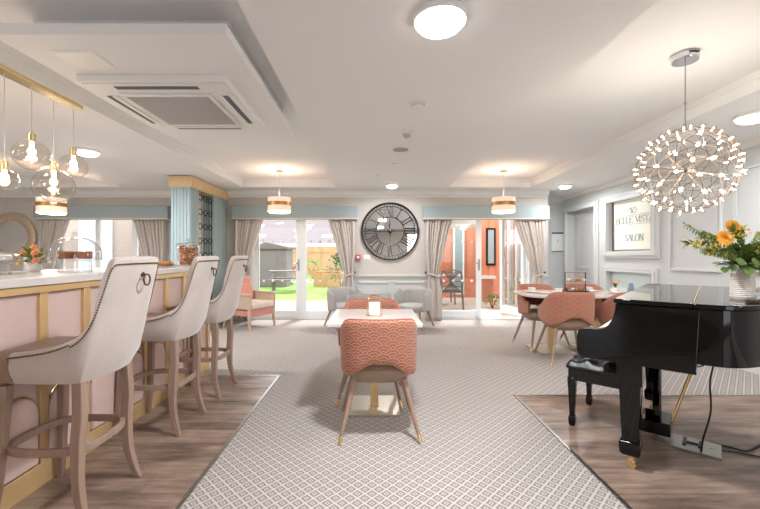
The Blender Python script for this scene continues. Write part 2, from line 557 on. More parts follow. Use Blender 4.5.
# right wall with door recess and two salon openings
DR = (6.84, 7.84, 0, 2.12); S1 = (5.42, 6.46, 1.30, 2.12); S2 = (5.42, 6.46, .22, .97)
m = MB()
X0, X1 = XR, XR + .22
m.box(X0, X1, YB, S1[0], 0, H); m.box(X0, X1, S1[1], DR[0], 0, H); m.box(X0, X1, DR[1], 8.0, 0, H)
m.box(X0, X1, DR[0], DR[1], DR[3], H)
m.box(X0, X1, S1[0], S1[1], S1[3], H); m.box(X0, X1, S1[0], S1[1], S2[3], S1[2]); m.box(X0, X1, S1[0], S1[1], 0, S2[2])
m.box(X1, X1 + .03, DR[0] - .1, DR[1] + .1, 0, H)
struct(m.build('wall_right', M['grey']), 'pale grey panelled right hand wall')
def frame_on_right(y0, y1, z0, z1, wdt, nm, lab, proud=.035, three=False):
    m = MB()
    for q in ((wdt, proud), (wdt * .62, proud + .018)):
        a, p = q
        m.box(X0 - p, X0, y0 - a, y0, z0 - (0 if three else a), z1 + a); m.box(X0 - p, X0, y1, y1 + a, z0 - (0 if three else a), z1 + a)
        m.box(X0 - p, X0, y0, y1, z1, z1 + a)
        if not three: m.box(X0 - p, X0, y0, y1, z0 - a, z0)
    return struct(m.build(nm, M['trimg'], bevel=.004), lab)
frame_on_right(S1[0], S1[1], S1[2], S1[3], .11, 'trim_13', 'deep pale grey moulded frame round the lettered salon window', .04)
frame_on_right(S2[0], S2[1], S2[2], S2[3], .08, 'trim_14', 'deep pale grey moulded frame of the lower salon opening', .04)
frame_on_right(DR[0], DR[1], 0, DR[3], .10, 'trim_15', 'pale grey architrave round the corner door', .03, True)
# panel mouldings nearer the camera
def bead(y0, y1, z0, z1):
    m = MB()
    for a in (0, .0):
        m.box(X0 - .022, X0, y0, y0 + .035, z0, z1); m.box(X0 - .022, X0, y1 - .035, y1, z0, z1)
        m.box(X0 - .022, X0, y0 + .035, y1 - .035, z1 - .035, z1); m.box(X0 - .022, X0, y0 + .035, y1 - .035, z0, z0 + .035)
    return m
pans = [(4.36, 5.14), (3.40, 4.22), (2.44, 3.26), (1.48, 2.30)]
for i, (a, b) in enumerate(pans):
    m = bead(a, b, 1.04, 2.20); m2 = bead(a, b, .26, .86); m.add(m2.v, m2.f)
    struct(m.build('trim_%d' % (16 + i), M['trimg'], bevel=.003), ['tall picture frame moulding right of the salon window', 'panel moulding behind the vase of yellow flowers', 'panel moulding on the right wall past the piano tail', 'nearest panel moulding on the right wall'][i])
m = MB().box(X0 - .022, X0, YB, DR[0] - .1, 0, .16).box(X0 - .014, X0, YB, DR[0] - .1, .16, .18)
struct(m.build('baseboard_right', M['trimw'], bevel=.003), 'white skirting board along the right wall')
# corner door in its recess
dr = thing('door_5', 'pale grey panelled corner door beside the salon window', None, (XR + .14, 7.34, 0), kind='structure')
MB().box(0, .045, -.5, .5, 0, 2.12).build('door_leaf', M['grey'], dr, bevel=.003)
mb = MB()
for z0, z1 in ((.2, .85), (.98, 1.95)):
    mb.box(-.01, 0, -.38, .34, z0, z0 + .03).box(-.01, 0, -.38, .34, z1 - .03, z1).box(-.01, 0, -.38, -.35, z0, z1).box(-.01, 0, .31, .34, z0, z1)
mb.build('door_panel', M['trimg'], dr)
hp = MB().box(-.012, 0, -.50, -.425, 1.28, 2.05).box(-.012, 0, -.50, -.425, .98, 1.1).build('edge_strip', mat('taupe strip', (.70, .67, .60), .5), dr, bevel=.002)
# salon window: cream lit board with lettering
sw = thing('window_2', 'cream salon window lettered BELLE VISTA SALON in a deep frame', None, (XR + .06, 5.94, 1.30), kind='structure')
MB().box(0, .02, -.52, .52, 0, .82).build('board', M['cream'], sw)
MB().box(-.006, 0, .47, .52, 0, .82).box(-.012, -.006, -.52, .52, 0, .03).build('glazing_bead', M['steel'], sw)
def text(body, size, loc, m, parent, rot=(R(90), 0, R(-90)), name='lettering', ext=.002, sx=1.0):
    c = bpy.data.curves.new(name, 'FONT'); c.body = body; c.size = size; c.extrude = ext; c.align_x = 'CENTER'; c.align_y = 'CENTER'
    c.materials.append(m)
    o = bpy.data.objects.new(name, c); COL.objects.link(o); o.location = loc; o.rotation_euler = rot; o.scale = (sx, 1, 1); o.parent = parent
    return o
# serif capitals drawn as strokes: thick and thin stems with feet
GL = {
 'B': ([((0,0),(0,1),.13),((0,1),(.38,1),.05),((.38,1),(.5,.88),.08),((.5,.88),(.5,.66),.12),((.5,.66),(.36,.54),.08),((0,.54),(.36,.54),.05),((.36,.54),(.56,.42),.08),((.56,.42),(.56,.14),.13),((.56,.14),(.4,0),.08),((0,0),(.4,0),.05),((-.1,0),(.1,0),.05),((-.1,1),(.1,1),.05)], .72),
 'E': ([((0,0),(0,1),.13),((-.1,1),(.5,1),.05),((-.1,0),(.52,0),.05),((0,.52),(.36,.52),.05),((.5,1),(.5,.84),.05),((.52,0),(.52,.18),.05),((.36,.44),(.36,.6),.05)], .66),
 'L': ([((0,0),(0,1),.13),((-.1,1),(.12,1),.05),((-.1,0),(.5,0),.05),((.5,0),(.5,.2),.05)], .62),
 'V': ([((-.04,1),(.3,0),.13),((.3,0),(.62,1),.05),((-.14,1),(.1,1),.05),((.5,1),(.74,1),.05)], .70),
 'I': ([((0,0),(0,1),.13),((-.1,0),(.1,0),.05),((-.1,1),(.1,1),.05)], .28),
 'S': ([((.46,.78),(.46,.98),.05),((.46,.86),(.3,1),.05),((.3,1),(.08,.92),.08),((.08,.92),(.03,.7),.1),((.03,.7),(.42,.36),.12),((.42,.36),(.45,.14),.1),((.45,.14),(.26,0),.07),((.26,0),(.02,.16),.05),((.02,.02),(.02,.24),.05)], .58),
 'T': ([((.28,0),(.28,1),.13),((-.04,1),(.6,1),.05),((.18,0),(.38,0),.05),((-.04,1),(-.04,.82),.05),((.6,1),(.6,.82),.05)], .66),
 'A': ([((0,0),(.32,1),.05),((.32,1),(.64,0),.13),((.1,.36),(.52,.36),.05),((-.1,0),(.1,0),.05),((.54,0),(.76,0),.05)], .76),
 'O': ([], .86), 'N': ([((0,0),(0,1),.06),((0,1),(.56,0),.13),((.56,0),(.56,1),.06),((-.1,0),(.1,0),.05),((-.1,1),(.06,1),.05),((.46,1),(.66,1),.05)], .76),
 ' ': ([], .4), 'X': ([((0,1),(.56,0),.13),((0,0),(.56,1),.05),((-.1,1),(.12,1),.05),((.46,1),(.66,1),.05),((-.1,0),(.1,0),.05),((.44,0),(.68,0),.05)], .66),
}
def stroke(m, a, b, wd, T, d=.004):
    a, b = Vector((a[0], a[1], 0)), Vector((b[0], b[1], 0))
    t = (b - a).normalized(); nn = Vector((-t.y, t.x, 0)) * wd / 2; e = t * wd * .15
    q = [a - e + nn, a - e - nn, b + e - nn, b + e + nn]
    m.prism([(p.x, p.y) for p in q], 0, d, T)
def letters(word, width, T, m, h=None, d=.004, heavy=1.0):
    tot = sum(GL[c][1] for c in word) - .1
    s = width / tot; sy = h or s
    x = 0
    for c in word:
        if c == 'O':
            pts = [(x + .34 + .36 * math.cos(R(k * 30)), .5 + .52 * math.sin(R(k * 30))) for k in range(12)]
            for k in range(12):
                a, b = pts[k], pts[(k + 1) % 12]
                stroke(m, (a[0] * s, a[1] * sy), (b[0] * s, b[1] * sy), (.13 if k % 6 in (0, 5) else .07) * min(s, sy) * heavy, T, d)
        for (a, b, wd) in GL[c][0]:
            stroke(m, ((x + a[0]) * s, a[1] * sy), ((x + b[0]) * s, b[1] * sy), wd * min(s, sy) * heavy, T, d)
        x += GL[c][1]
def TR(y_left, z):   # local x runs towards the camera along the right wall, local y up, faces the room
    return Matrix(((0, 0, -1, -.001), (-1, 0, 0, y_left), (0, 1, 0, z), (0, 0, 0, 1)))
mb = MB(); letters('BELLE VISTA', .84, TR(.42, .45), mb, .095, heavy=1.15); mb.build('name_lettering', M['ink'], sw)
mb = MB(); letters('SALON', .41, TR(.19, .165), mb, .10, heavy=1.2); mb.build('salon_lettering', mat('blue grey lettering', (.62, .67, .70), .5), sw)
mb = MB()
stroke(mb, (0, 0), (.84, 0), .006, TR(.42, .568)); stroke(mb, (0, 0), (.84, 0), .005, TR(.42, .425))
stroke(mb, (0, 0), (.07, 0), .006, TR(.10, .735))
# emblem: two curling leaf loops
for sgn in (-1, 1):
    ctr = [(sgn * (.05 + .045 * math.cos(R(a))), .045 + .045 * math.sin(R(a))) for a in range(200 if sgn > 0 else -20, (520 if sgn > 0 else 300), 40)]
    for a, b in zip(ctr[:-1], ctr[1:]): stroke(mb, a, b, .007, TR(.03, .60))
stroke(mb, (0, .0), (.05, .10), .007, TR(.03, .60)); stroke(mb, (.0, .0), (-.05, .10), .007, TR(.03, .60))
mb.build('emblem', M['ink'], sw)
lw2 = thing('window_3', 'lower pale glazed salon opening behind the dining table', None, (XR + .06, 5.94, .22), kind='structure')
MB().box(0, .02, -.52, .52, 0, .75).build('board', mat('pale aqua board', (.84, .89, .89), .4), lw2)

# left and back walls
m = MB().box(XL - .2, XL, YB, YF + .25, 0, H)
struct(m.build('wall_left', M['greige']), 'greige wall at the far left of the room')
m = MB().box(XL, -7.9, YB - .2, YB, 0, H).box(-5.6, 1.7, YB - .2, YB, 0, H).box(3.9, XR + .2, YB - .2, YB, 0, H).box(-7.9, -5.6, YB - .2, YB, 2.25, H).box(1.7, 3.9, YB - .2, YB, 2.25, H).box(-7.9, -5.6, YB - .2, YB, 0, .15).box(1.7, 3.9, YB - .2, YB, 0, .15)  # unseen back wall; its wide gaps are added to bring in daylight
struct(m.build('wall_back', M['greige']), 'greige wall behind the camera with wide openings added to let in daylight')

# ------------------------------------------------------------------ glazed doors
def leaf(name, label, loc, rz, wd, hinge=-1, dots=True):
    """leaf spans local x 0..wd from its hinge"""
    d = thing(name, label, None, loc, rz, kind='structure')
    s = .095
    f = MB().box(0, s, -.03, .03, .02, 2.09).box(wd - s, wd, -.03, .03, .02, 2.09).box(s, wd - s, -.03, .03, 2.0, 2.09).box(s, wd - s, -.03, .03, .02, .16)
    f.build('frame', M['upvc'], d, bevel=.006)
    MB().box(s, wd - s, -.006, .006, .16, 2.0).build('glass_pane', M['winglass'], d)
    hx = wd - s / 2 
    MB().cbox((hx, -.034, 1.05), (.03, .008, .22)).tube([(hx, -.04, 1.08), (hx, -.075, 1.08), (hx - .05, -.085, 1.08), (hx - .11, -.085, 1.08)], .009, 8).build('handle', M['steel'], d)
    if dots:
        b = MB()
        n = 4
        for z in (1.50, .74):
            for k in range(n):
                x = s + (wd - 2 * s) * (k + .5) / n
                b.cyl((x, -.0075, z), (x, -.0095, z), .025, 16)
        b.build('safety_dots', mat('white frosted dots', (.93, .94, .95), .6), d)
    return d
def frame_open(name, a, b, lab):
    m = MB().box(a, a + .06, YF + .05, YF + .16, 0, OH).box(b - .06, b, YF + .05, YF + .16, 0, OH).box(a + .06, b - .06, YF + .05, YF + .16, OH - .04, OH).box(a + .06, b - .06, YF + .03, YF + .18, 0, .02)
    struct(m.build(name, M['upvc'], bevel=.004), lab)
frame_open('trim_20', *D1, 'white outer frame of the garden doors left of the clock')
frame_open('trim_21', *D2, 'white outer frame of the courtyard doors right of the clock')
frame_open('trim_22', *W1, 'white outer frame of the glazing behind the bar')
wd = (D1[1] - D1[0] - .12) / 2
leaf('door_1', 'closed left leaf of the white garden doors', (D1[0] + .06, YF + .10, 0), 0, wd)
l = leaf('door_2', 'closed right leaf of the white garden doors', (D1[1] - .06, YF + .10, 0), PI, wd)
wd = (D2[1] - D2[0] - .12) / 2
leaf('door_3', 'closed left leaf of the white courtyard doors', (D2[0] + .06, YF + .10, 0), 0, wd)
leaf('door_4', 'open right leaf of the white courtyard doors swung outside', (D2[1] - .10, YF + .16, 0), R(100), wd)
w1 = thing('window_1', 'white glazed window with curtains seen above the bar counter', None, (W1[0] + .06, YF + .10, 0), kind='structure')
ww = W1[1] - W1[0] - .12
f = MB()
for x in (0, ww * .33, ww * .66, ww - .08): f.box(x, x + .09, -.03, .03, .02, 2.09)
f.box(0, ww, -.029, .029, 1.99, 2.085).box(0, ww, -.029, .029, .025, .15)
f.build('frame', M['upvc'], w1, bevel=.005)
for x in (0, ww * .33, ww * .66):
    MB().box(x + .09, min(x + ww * .33, ww - .08), -.006, .006, .15, 1.99).build('glass_pane', M['winglass'], w1)

# ------------------------------------------------------------------ hanging plasterboard raft with air conditioner
raft = thing('trim_23', 'white dropped ceiling raft carrying the air conditioner', None, (0, 0, 0), kind='structure')
RX0, RX1, RY0, RY1, RZ = -1.98, -.755, 1.97, 3.64, 2.39
MB().box(RX0, RX1, RY0, RY1, RZ, RZ + .06).build('raft_plate', M['white'], raft, bevel=.003)
MB().box(RX0 + .03, RX1 - .06, RY0 + .22, RY1 - .15, RZ + .06, HT).build('raft_neck', M['white'], raft)
hat = MB().box(-1.80, -1.555, 2.12, 2.34, RZ - .004, RZ).box(-1.79, -1.565, 2.13, 2.33, RZ - .007, RZ - .004)
tag(hat.build('access_hatch', M['trimw'], bevel=.001), 'small square white access hatch in the ceiling raft', 'hatch')
ac = thing('air_conditioner', 'square white ceiling cassette air conditioner under the raft', 'air conditioner', (-1.40, 2.87, RZ - .012))
S = .47
MB().box(-S, S, -S, S, -.035, .012).box(-S + .02, S - .02, -S + .02, S - .02, -.042, -.035).build('fascia', M['trimw'], ac, bevel=.008)
g = MB()
for k in range(26):
    y = -.27 + .54 * k / 25
    g.box(-.28, .28, y - .006, y + .006, -.052, -.044)
g.box(-.28, .28, -.28, .28, -.046, -.042)
g.build('intake_grille', mat('grey grille', (.74, .72, .72), .5), ac)
MB().box(-.31, .31, -.31, -.28, -.054, -.042).box(-.31, .31, .28, .31, -.054, -.042).box(-.31, -.28, -.28, .28, -.054, -.042).box(.28, .31, -.28, .28, -.054, -.042).build('grille_frame', M['trimw'], ac, bevel=.003)
for a in range(4):
    T = Matrix.Rotation(a * PI / 2, 4, 'Z')
    vs = MB().box(-.27, .27, .375, .415, -.0455, -.041, T); vs.build('air_slot', mat('dark slot', (.36, .36, .38), .6), ac)
    MB().box(-.27, .27, .345, .378, -.050, -.042, T).build('louvre', M['trimw'], ac, bevel=.002)
text('', .02, (0, 0, 0), M['ink'], ac) if False else None

# ------------------------------------------------------------------ fluted partition with lattice
fp = thing('fluted_column', 'duck egg blue fluted partition column with gold capital and hexagon lattice', 'column', (-2.77, 5.82, 0))
def fluted(x0, x1, y0, y1, z1, m_):
    mb = MB()
    mb.box(x0, x1, y0, y1, 0, z1)
    n = max(2, round((x1 - x0) / .05))
    for k in range(n):
        a = x0 + (x1 - x0) * (k + .5) / n
        mb.box(a - .016, a + .016, y0 - .008, y0, .0, z1)
    n = max(2, round((y1 - y0) / .06))
    for k in range(n):
        a = y0 + (y1 - y0) * (k + .5) / n
        mb.box(x1, x1 + .008, a - .018, a + .018, 0, z1)
    return mb
HC = 2.30
fluted(-.31, -.01, 0, .28, HC, None).build('front_pilaster', M['flute'], fp, bevel=.002)
fluted(-.31, -.01, .86, 1.46, HC, None).build('rear_pilaster', M['flute'], fp, bevel=.002)
MB().box(-.345, .025, -.035, 1.47, HC, H - .012).box(-.33, .012, -.02, 1.47, HC - .02, HC).build('capital', M['capital'], fp, bevel=.004)
MB().box(-.31, -.01, .28, .86, 0, .12).build('plinth', M['flute'], fp)
lt = MB()
for y in (.38, .57, .76): lt.cyl((-.03, y - .055, .12), (-.03, y - .055, HC), .005, 6).cyl((-.03, y + .055, .12), (-.03, y + .055, HC), .005, 6)
z = .3
while z < HC - .05:
    for y in (.38, .57, .76):
        pts = [(-.03, y + .075 * math.cos(R(a)), z + .048 * math.sin(R(a))) for a in range(0, 360, 60)]
        lt.tube(pts, .009, 6, closed=True)
    z += .235
lt.build('hexagon_lattice', M['blackm'], fp)
MB().box(-.22, -.20, .28, .86, .12, HC).build('lattice_backing', mat('pale backing', (.88, .85, .82), .7), fp)

# ================================================================== SOFT FURNISHING ON THE FAR WALL
def valance(name, label, x0, x1):
    v = thing(name, label, 'pelmet', ((x0 + x1) / 2, YF, 1.938), group='fabric pelmets')
    h = (x1 - x0) / 2
    MB().box(-h, h, -.18, 0, .0, .225).build('pelmet_box', M['duck'], v, bevel=.006)
    MB().box(-h - .004, h + .004, -.186, 0, -.028, .0).build('lower_trim', mat('beige braid', (.80, .76, .71), .7), v, bevel=.003)
valance('window_pelmet', 'duck egg pelmet above the garden doors left of the clock', -2.64, -.27)
valance('window_pelmet', 'duck egg pelmet above the courtyard doors right of the clock', .97, 3.33)
valance('window_pelmet', 'duck egg pelmet above the window behind the bar', -6.35, -3.83)

def curtain(label, xo, side, top_w, tie_h=.86, tie_w=.13, bot_w=.30):
    """xo: outer edge; side +1 the cloth spreads towards +x at the top"""
    c = thing('curtain', label, 'curtain', (xo, YF - .085, 0), group='tied back curtains')
    NF = 9
    def w_at(z):
        if z > tie_h:
            t = (z - tie_h) / (1.905 - tie_h)
            return tie_w + (top_w - tie_w) * (t ** .85)
        t = (tie_h - z) / tie_h
        return tie_w + (bot_w - tie_w) * (1 - (1 - min(1, t * 1.6)) ** 2)
    def fn(u, v):
        z = 1.905 * v
        wz = w_at(z)
        amp = (.044 + .014 * math.sin(u * 17)) * (.55 + .45 * min(1, abs(z - tie_h) / .35))
        x = side * (u * wz + .05 * (1 - min(1, abs(z - tie_h) / .5)))
        ph = u * NF * 2 * PI
        y = amp * math.sin(ph) + .012 * math.sin(ph * .5 + z * 2)
        x += side * .35 * amp * math.cos(ph)
        sag = 0
        if z > tie_h:
            t = (z - tie_h) / (1.905 - tie_h); sag = -.05 * u * math.sin(PI * t)
        return (x, y, z + sag * .4)
    MB().grid(fn, 150, 26).build('cloth', M['curtain'], c, ang=180)
    cl = [o for o in COL.objects if o.parent == c][0]
    sd = cl.modifiers.new('th', 'SOLIDIFY'); sd.thickness = .004
    # tieback band
    pts = [(side * (.05 + tie_w / 2 + (tie_w / 2 + .02) * math.cos(R(a))), .05 * math.sin(R(a)), tie_h + .03 * math.cos(R(a)) * -1) for a in range(0, 360, 20)]
    tb = MB().tube(pts, .016, 8, closed=True); tb.build('tieback', M['curtain'], c)
    MB().cyl((side * .0, .07, tie_h + .05), (side * .0, .0, tie_h + .05), .012, 10).ball((0, -.005, tie_h + .05), .02).build('holdback_hook', M['nail'], c)
    return c
curtain('beige curtain tied back at the left of the garden doors', -2.60, 1, .52)
curtain('beige curtain tied back right of the garden doors, beside the red call point', -.32, -1, .50)
curtain('beige curtain tied back at the left of the courtyard doors', 1.02, 1, .50, tie_w=.16)
curtain('beige curtain tied back right of the courtyard doors, in the corner', 3.28, -1, .58)
curtain('beige curtain beside the round mirror', -6.30, 1, .55)
curtain('beige curtain touching the fluted column', -3.90, -1, .62, tie_w=.3)

# ------------------------------------------------------------------ clock
ck = thing('wall_clock', 'large round black skeleton clock with mirrored face and roman numerals', 'clock', (.345, YF, 1.695)); ck.scale = (.955, 1, .955)
TW = Matrix(((1, 0, 0, 0), (0, 0, -1, 0), (0, 1, 0, 0), (0, 0, 0, 1)))   # local xy -> wall plane, z -> into the room
mb = MB().prism([(.55 * math.cos(R(a)), .55 * math.sin(R(a))) for a in range(0, 360, 6)], .006, .014, TW)
mb.build('mirror_face', M['mirror'], ck)
def ring(r, rt, z, n=72): 
    return [Vector((r * math.cos(2 * PI * k / n), -z, r * math.sin(2 * PI * k / n))) for k in range(n)]
MB().tube(ring(.563, 0, .03), .018, 8, closed=True, up=(0, 1, 0)).build('outer_ring', M['blackm'], ck)
MB().tube(ring(.283, 0, .03), .009, 8, closed=True, up=(0, 1, 0)).tube(ring(.50, 0, .03), .0055, 6, closed=True, up=(0, 1, 0)).build('inner_ring', M['blackm'], ck)
mb = MB()
for k in range(60):
    a = R(6 * k)
    T = TW @ Matrix.Rotation(-a, 4, 'Z')
    mb.box(-.004, .004, .50, .55, .018, .026, T)
tag(mb.build('minute_track', M['blackm'], ck), kind='stuff')
for k in range(12):
    num = ['XII', 'I', 'II', 'III', 'IIII', 'V', 'VI', 'VII', 'VIII', 'IX', 'X', 'XI'][k]
    T = TW @ Matrix.Rotation(-R(30 * k), 4, 'Z')
    wdt = {1: .05, 2: .09, 3: .125, 4: .165}[len(num)] * 1.1
    tot = sum(GL[c][1] for c in num) - .1
    mb = MB(); letters(num, wdt, T @ Matrix.Translation((-wdt / 2 + .01, .30, .02)), mb, .185, .008, heavy=1.0 if len(num) > 2 else .8)
    mb.build('numeral', M['blackm'], ck)
def hand(nm, ang, ln, wd, z):
    T = TW @ Matrix.Rotation(-R(ang), 4, 'Z')
    MB().prism([(-wd * .4, -.10), (wd * .4, -.10), (wd, ln * .55), (wd * .35, ln * .62), (0, ln), (-wd * .35, ln * .62), (-wd, ln * .55)], z, z + .006, T).build(nm, M['blackm'], ck)
hand('hour_hand', 357, .27, .014, .034)
hand('minute_hand', 270, .44, .010, .042)
MB().lathe([(.045, 0), (.045, .012), (.02, .02), (0.0001, .022)], n=20, T=TW @ Matrix.Translation((0, 0, .03))).build('hub', M['blackm'], ck)
MB().cyl((0, -.016, -.5), (0, -.016, .5), .003, 6).cyl((-.5, -.016, 0), (.5, -.016, 0), .003, 6).build('spoke', M['blackm'], ck)

# fire call point and notice
cp = thing('fire_call_point', 'small red fire call point on the wall left of the clock', 'call point', (-.265, YF, 1.20))
MB().cbox((0, -.02, 0), (.09, .04, .09)).build('housing', M['red'], cp, bevel=.004)
MB().cbox((0, -.042, 0), (.05, .004, .05)).build('break_glass', M['wht'], cp)
nt_ = MB().cbox((0, -.004, 0), (.13, .008, .085)).build('notice', M['wht'], loc=(-.10, YF, 1.20), bevel=.001)
tag(nt_, 'small white notice beside the red fire call point', 'notice')
nb = thing('notice_board', 'white notice with dark blue top border in the corner recess', 'notice board', (3.90, 8.0, 1.51))
MB().cbox((0, -.008, 0), (.24, .016, .40)).build('sheet', M['wht'], nb)
MB().cbox((0, -.02, .19), (.24, .008, .03)).cbox((0, -.02, -.195), (.24, .008, .012)).build('border', M['navy'], nb)
MB().cyl((0, -.017, .02), (0, -.02, .02), .012, 12).build('mark', M['navy'], nb)

# round mirror
mr = thing('round_mirror', 'round wall mirror in a broad bronze rim behind the bar', 'mirror', (-6.90, YF, 1.585)); mr.scale = (.93, 1, .93)
MB().lathe([(.335, .0), (.335, .03), (.36, .05), (.44, .055), (.50, .04), (.515, .0)], n=64, T=TW).build('rim', mat('bronze rim', (.82, .74, .64), .4, .6, noise=.15, nscale=20), mr)
MB().prism([(.34 * math.cos(R(a)), .34 * math.sin(R(a))) for a in range(0, 360, 6)], .004, .018, TW).build('glass', M['mirror'], mr)

# ================================================================== BAR
bar = thing('bar_counter', 'long bar with marble top, dusky pink panels and gold posts', 'bar', (-1.80, 0, 0))
BY0, BY1 = .2, 4.15
MB().box(-.72, 0, BY0, BY1, .12, 1.04).build('body', M['pink'], bar)
MB().box(-.80, .045, BY0 - .05, BY1 + .05, 1.085, 1.13).build('counter_top', M['marble'], bar, bevel=.005)
MB().box(-.76, .03, BY0, BY1 + .02, 1.045, 1.083).build('top_rail', M['gold'], bar, bevel=.003)
MB().box(-.72, .022, BY0, BY1 + .02, 0, .125).build('plinth', M['gold'], bar, bevel=.003)
posts = [1.755 + .31 * k for k in range(-5, 8)]
for y in posts:
    MB().box(0, .022, y - .026, y + .026, .125, 1.045).build('post', M['gold'], bar, bevel=.002)
MB().box(-.05, .022, BY1 - .03, BY1 + .02, .125, 1.045).build('post', M['gold'], bar, bevel=.002)
for y in posts[:-1]:
    c = y + .155
    out = [(-.118, .13)] + [(.118 * math.cos(R(a)), .40 + .118 * math.sin(R(a))) for a in range(180, -1, -15)] + [(.118, .13)]
    T = Matrix(((0, 0, 1, 0), (1, 0, 0, c), (0, 1, 0, 0), (0, 0, 0, 1)))
    MB().prism(out, .0, .028, T).build('arched_pad', M['pink'], bar, bevel=.014)
    ol = [(.030 * 0 + .006, c + p[0] * 1.05, p[1] if p[1] < .2 else p[1] + .006) for p in out]
    MB().tube(ol, .005, 6).build('arch_outline', M['brass'], bar)

# ------------------------------------------------------------------ bar stools
def barstool(label, loc):
    st = thing('bar_stool', label, 'bar stool', loc, 0, 'upholstered bar stools')
    half = [(-.115, -.222, .80), (-.03, -.228, .812), (.06, -.230, .83), (.13, -.228, .86), (.172, -.221, .90), (.195, -.211, .97), (.205, -.202, 1.07), (.211, -.192, 1.18), (.218, -.178, 1.232), (.232, -.14, 1.238), (.246, -.07, 1.24)]
    P = half + [(.252, 0, 1.24)] + [(a, -b, c) for a, b, c in reversed(half)]
    P = smooth_path(P, 4)
    n = len(P)
    BH = .655; th = .045
    rows = []
    outer_top = []
    for i, (x, y, T) in enumerate(P):
        a = Vector(P[max(i - 1, 0)][:2]); b = Vector(P[min(i + 1, n - 1)][:2])
        t = (b - a).normalized(); nn = Vector((t.y, -t.x))      # outward
        sec = []
        def pt(off, h):
            lean = .125 * max(0, (h - BH) / .575) * max(0, min(1, (x + .1) / .3))
            tuck = -.03 * (1 - min(1, (h - BH) / .10)) ** 2
            return (x + nn.x * (off + tuck) + lean, y + nn.y * (off + tuck), h)
        for k in range(7): sec.append(pt(0, BH + (T - .02 - BH) * k / 6))
        for a_ in (30, 60, 90, 120, 150):
            sec.append(pt(-th / 2 + th / 2 * math.cos(R(a_)), T - .02 + .02 * math.sin(R(a_))))
        for k in range(7): sec.append(pt(-th, T - .02 - (T - .02 - BH - .04) * k / 6))
        rows.append(sec)
        q = pt(.003, T - .035 if T > .86 else T - .02)
        outer_top.append(Vector(q))
    ns = len(rows[0])
    mb = MB()
    mb.add([p for r in rows for p in r], [(i * ns + k, (i + 1) * ns + k, (i + 1) * ns + (k + 1) % ns, i * ns + (k + 1) % ns) for i in range(n - 1) for k in range(ns)] + [tuple(range(ns)), tuple((n - 1) * ns + k for k in range(ns - 1, -1, -1))])
    mb.build('shell', M['velvet'], st, ang=60)
    # nailhead trim: evenly spaced studs
    nm = MB(); path = [Vector((rows[0][1][0], rows[0][1][1], .68))] + outer_top + [Vector((rows[-1][1][0], rows[-1][1][1], .68))]
    acc = 0; step = .0125
    for a, b in zip(path[:-1], path[1:]):
        L = (b - a).length
        while acc < L:
            nm.ball(a + (b - a) * (acc / max(L, 1e-6)), .0047, 6, 4); acc += step
        acc -= L
    nm.build('nailhead_trim', M['nail'], st)
    # seat
    out = smooth_path([(-.26, -.16), (-.265, 0), (-.26, .16), (-.22, .205), (0, .20), (.12, .195), (.19, .12), (.205, 0), (.19, -.12), (.12, -.195), (0, -.20), (-.22, -.205), (-.26, -.16)], 4)[:-1]
    lv = [(.66, .93), (.68, .97), (.74, 1.0), (.775, .97), (.793, .88), (.80, .70)]
    vs = [(x * s, y * s, z) for z, s in lv for x, y in out]
    k = len(out)
    fs = [(i * k + j, i * k + (j + 1) % k, (i + 1) * k + (j + 1) % k, (i + 1) * k + j) for i in range(len(lv) - 1) for j in range(k)] + [tuple(range(k - 1, -1, -1)), tuple((len(lv) - 1) * k + j for j in range(k))]
    sm = MB(); sm.add(vs, fs); sm.build('seat', M['seatb'], st, ang=60)
    MB().box(-.20, .15, -.15, .15, .655, .70).build('seat_frame', M['oak'], st, bevel=.006)
    for sy in (-1, 1):
        MB().tube([(-.18, .165 * sy, .64), (-.19, .175 * sy, .4), (-.205, .185 * sy, .15), (-.22, .195 * sy, 0)], [.021, .02, .017, .014], sq=True, up=(1, 0, 0)).build('leg', M['oak'], st, bevel=.003)
        MB().tube(smooth_path([(.165, .165 * sy, .655), (.172, .172 * sy, .5), (.165, .176 * sy, .36), (.168, .18 * sy, .2), (.195, .19 * sy, .07), (.222, .197 * sy, 0)], 4), [.023] * 9 + [.022 - .0008 * i for i in range(12)], sq=True, up=(1, 0, 0)).build('leg', M['oak'], st, bevel=.003)
    sq = []
    for a in range(0, 360, 8):
        ca, sa = math.cos(R(a)), math.sin(R(a))
        r = .212 / (abs(ca) ** 3.2 + abs(sa) ** 3.2) ** (1 / 3.2)
        sq.append((r * ca - .01, r * sa * .95, .335))
    k = len(sq); m2 = MB()
    m2.add([(x * f - 0, y * f, z + dz) for (dz, f) in ((-.018, 1), (.018, 1), (.018, .90), (-.018, .90)) for x, y, z in sq], [(a * k + j, a * k + (j + 1) % k, ((a + 1) % 4) * k + (j + 1) % k, ((a + 1) % 4) * k + j) for a in range(4) for j in range(k)])
    m2.build('footrest_hoop', M['oak'], st, bevel=.003)
    # ring pull on the back
    rp = MB().lathe([(.02, 0), (.02, .006), (.012, .016), (.006, .024), (.0001, .025)], n=14, T=Matrix.Translation((.352, 0, 1.15)) @ Matrix.Rotation(R(90), 4, 'Y') @ Matrix.Translation((0, 0, -.006)))
    k_ = rp.build('ring_pull', M['nail'], st)
    MB().tube([(.372 + .010, .026 * math.sin(R(a)), 1.122 + .028 * math.cos(R(a))) for a in range(0, 360, 20)], .0045, 6, closed=True, up=(1, 0, 0)).build('ring', M['nail'], k_)
    return st
s0 = barstool('oyster velvet bar stool nearest the camera with studded back', (-1.53, 1.94, 0))
dup(s0, 'middle oyster velvet bar stool of the three at the bar', (-1.54, 2.80, 0), 0)
dup(s0, 'farthest oyster velvet bar stool, beside the bar end', (-1.535, 3.48, 0), 0)

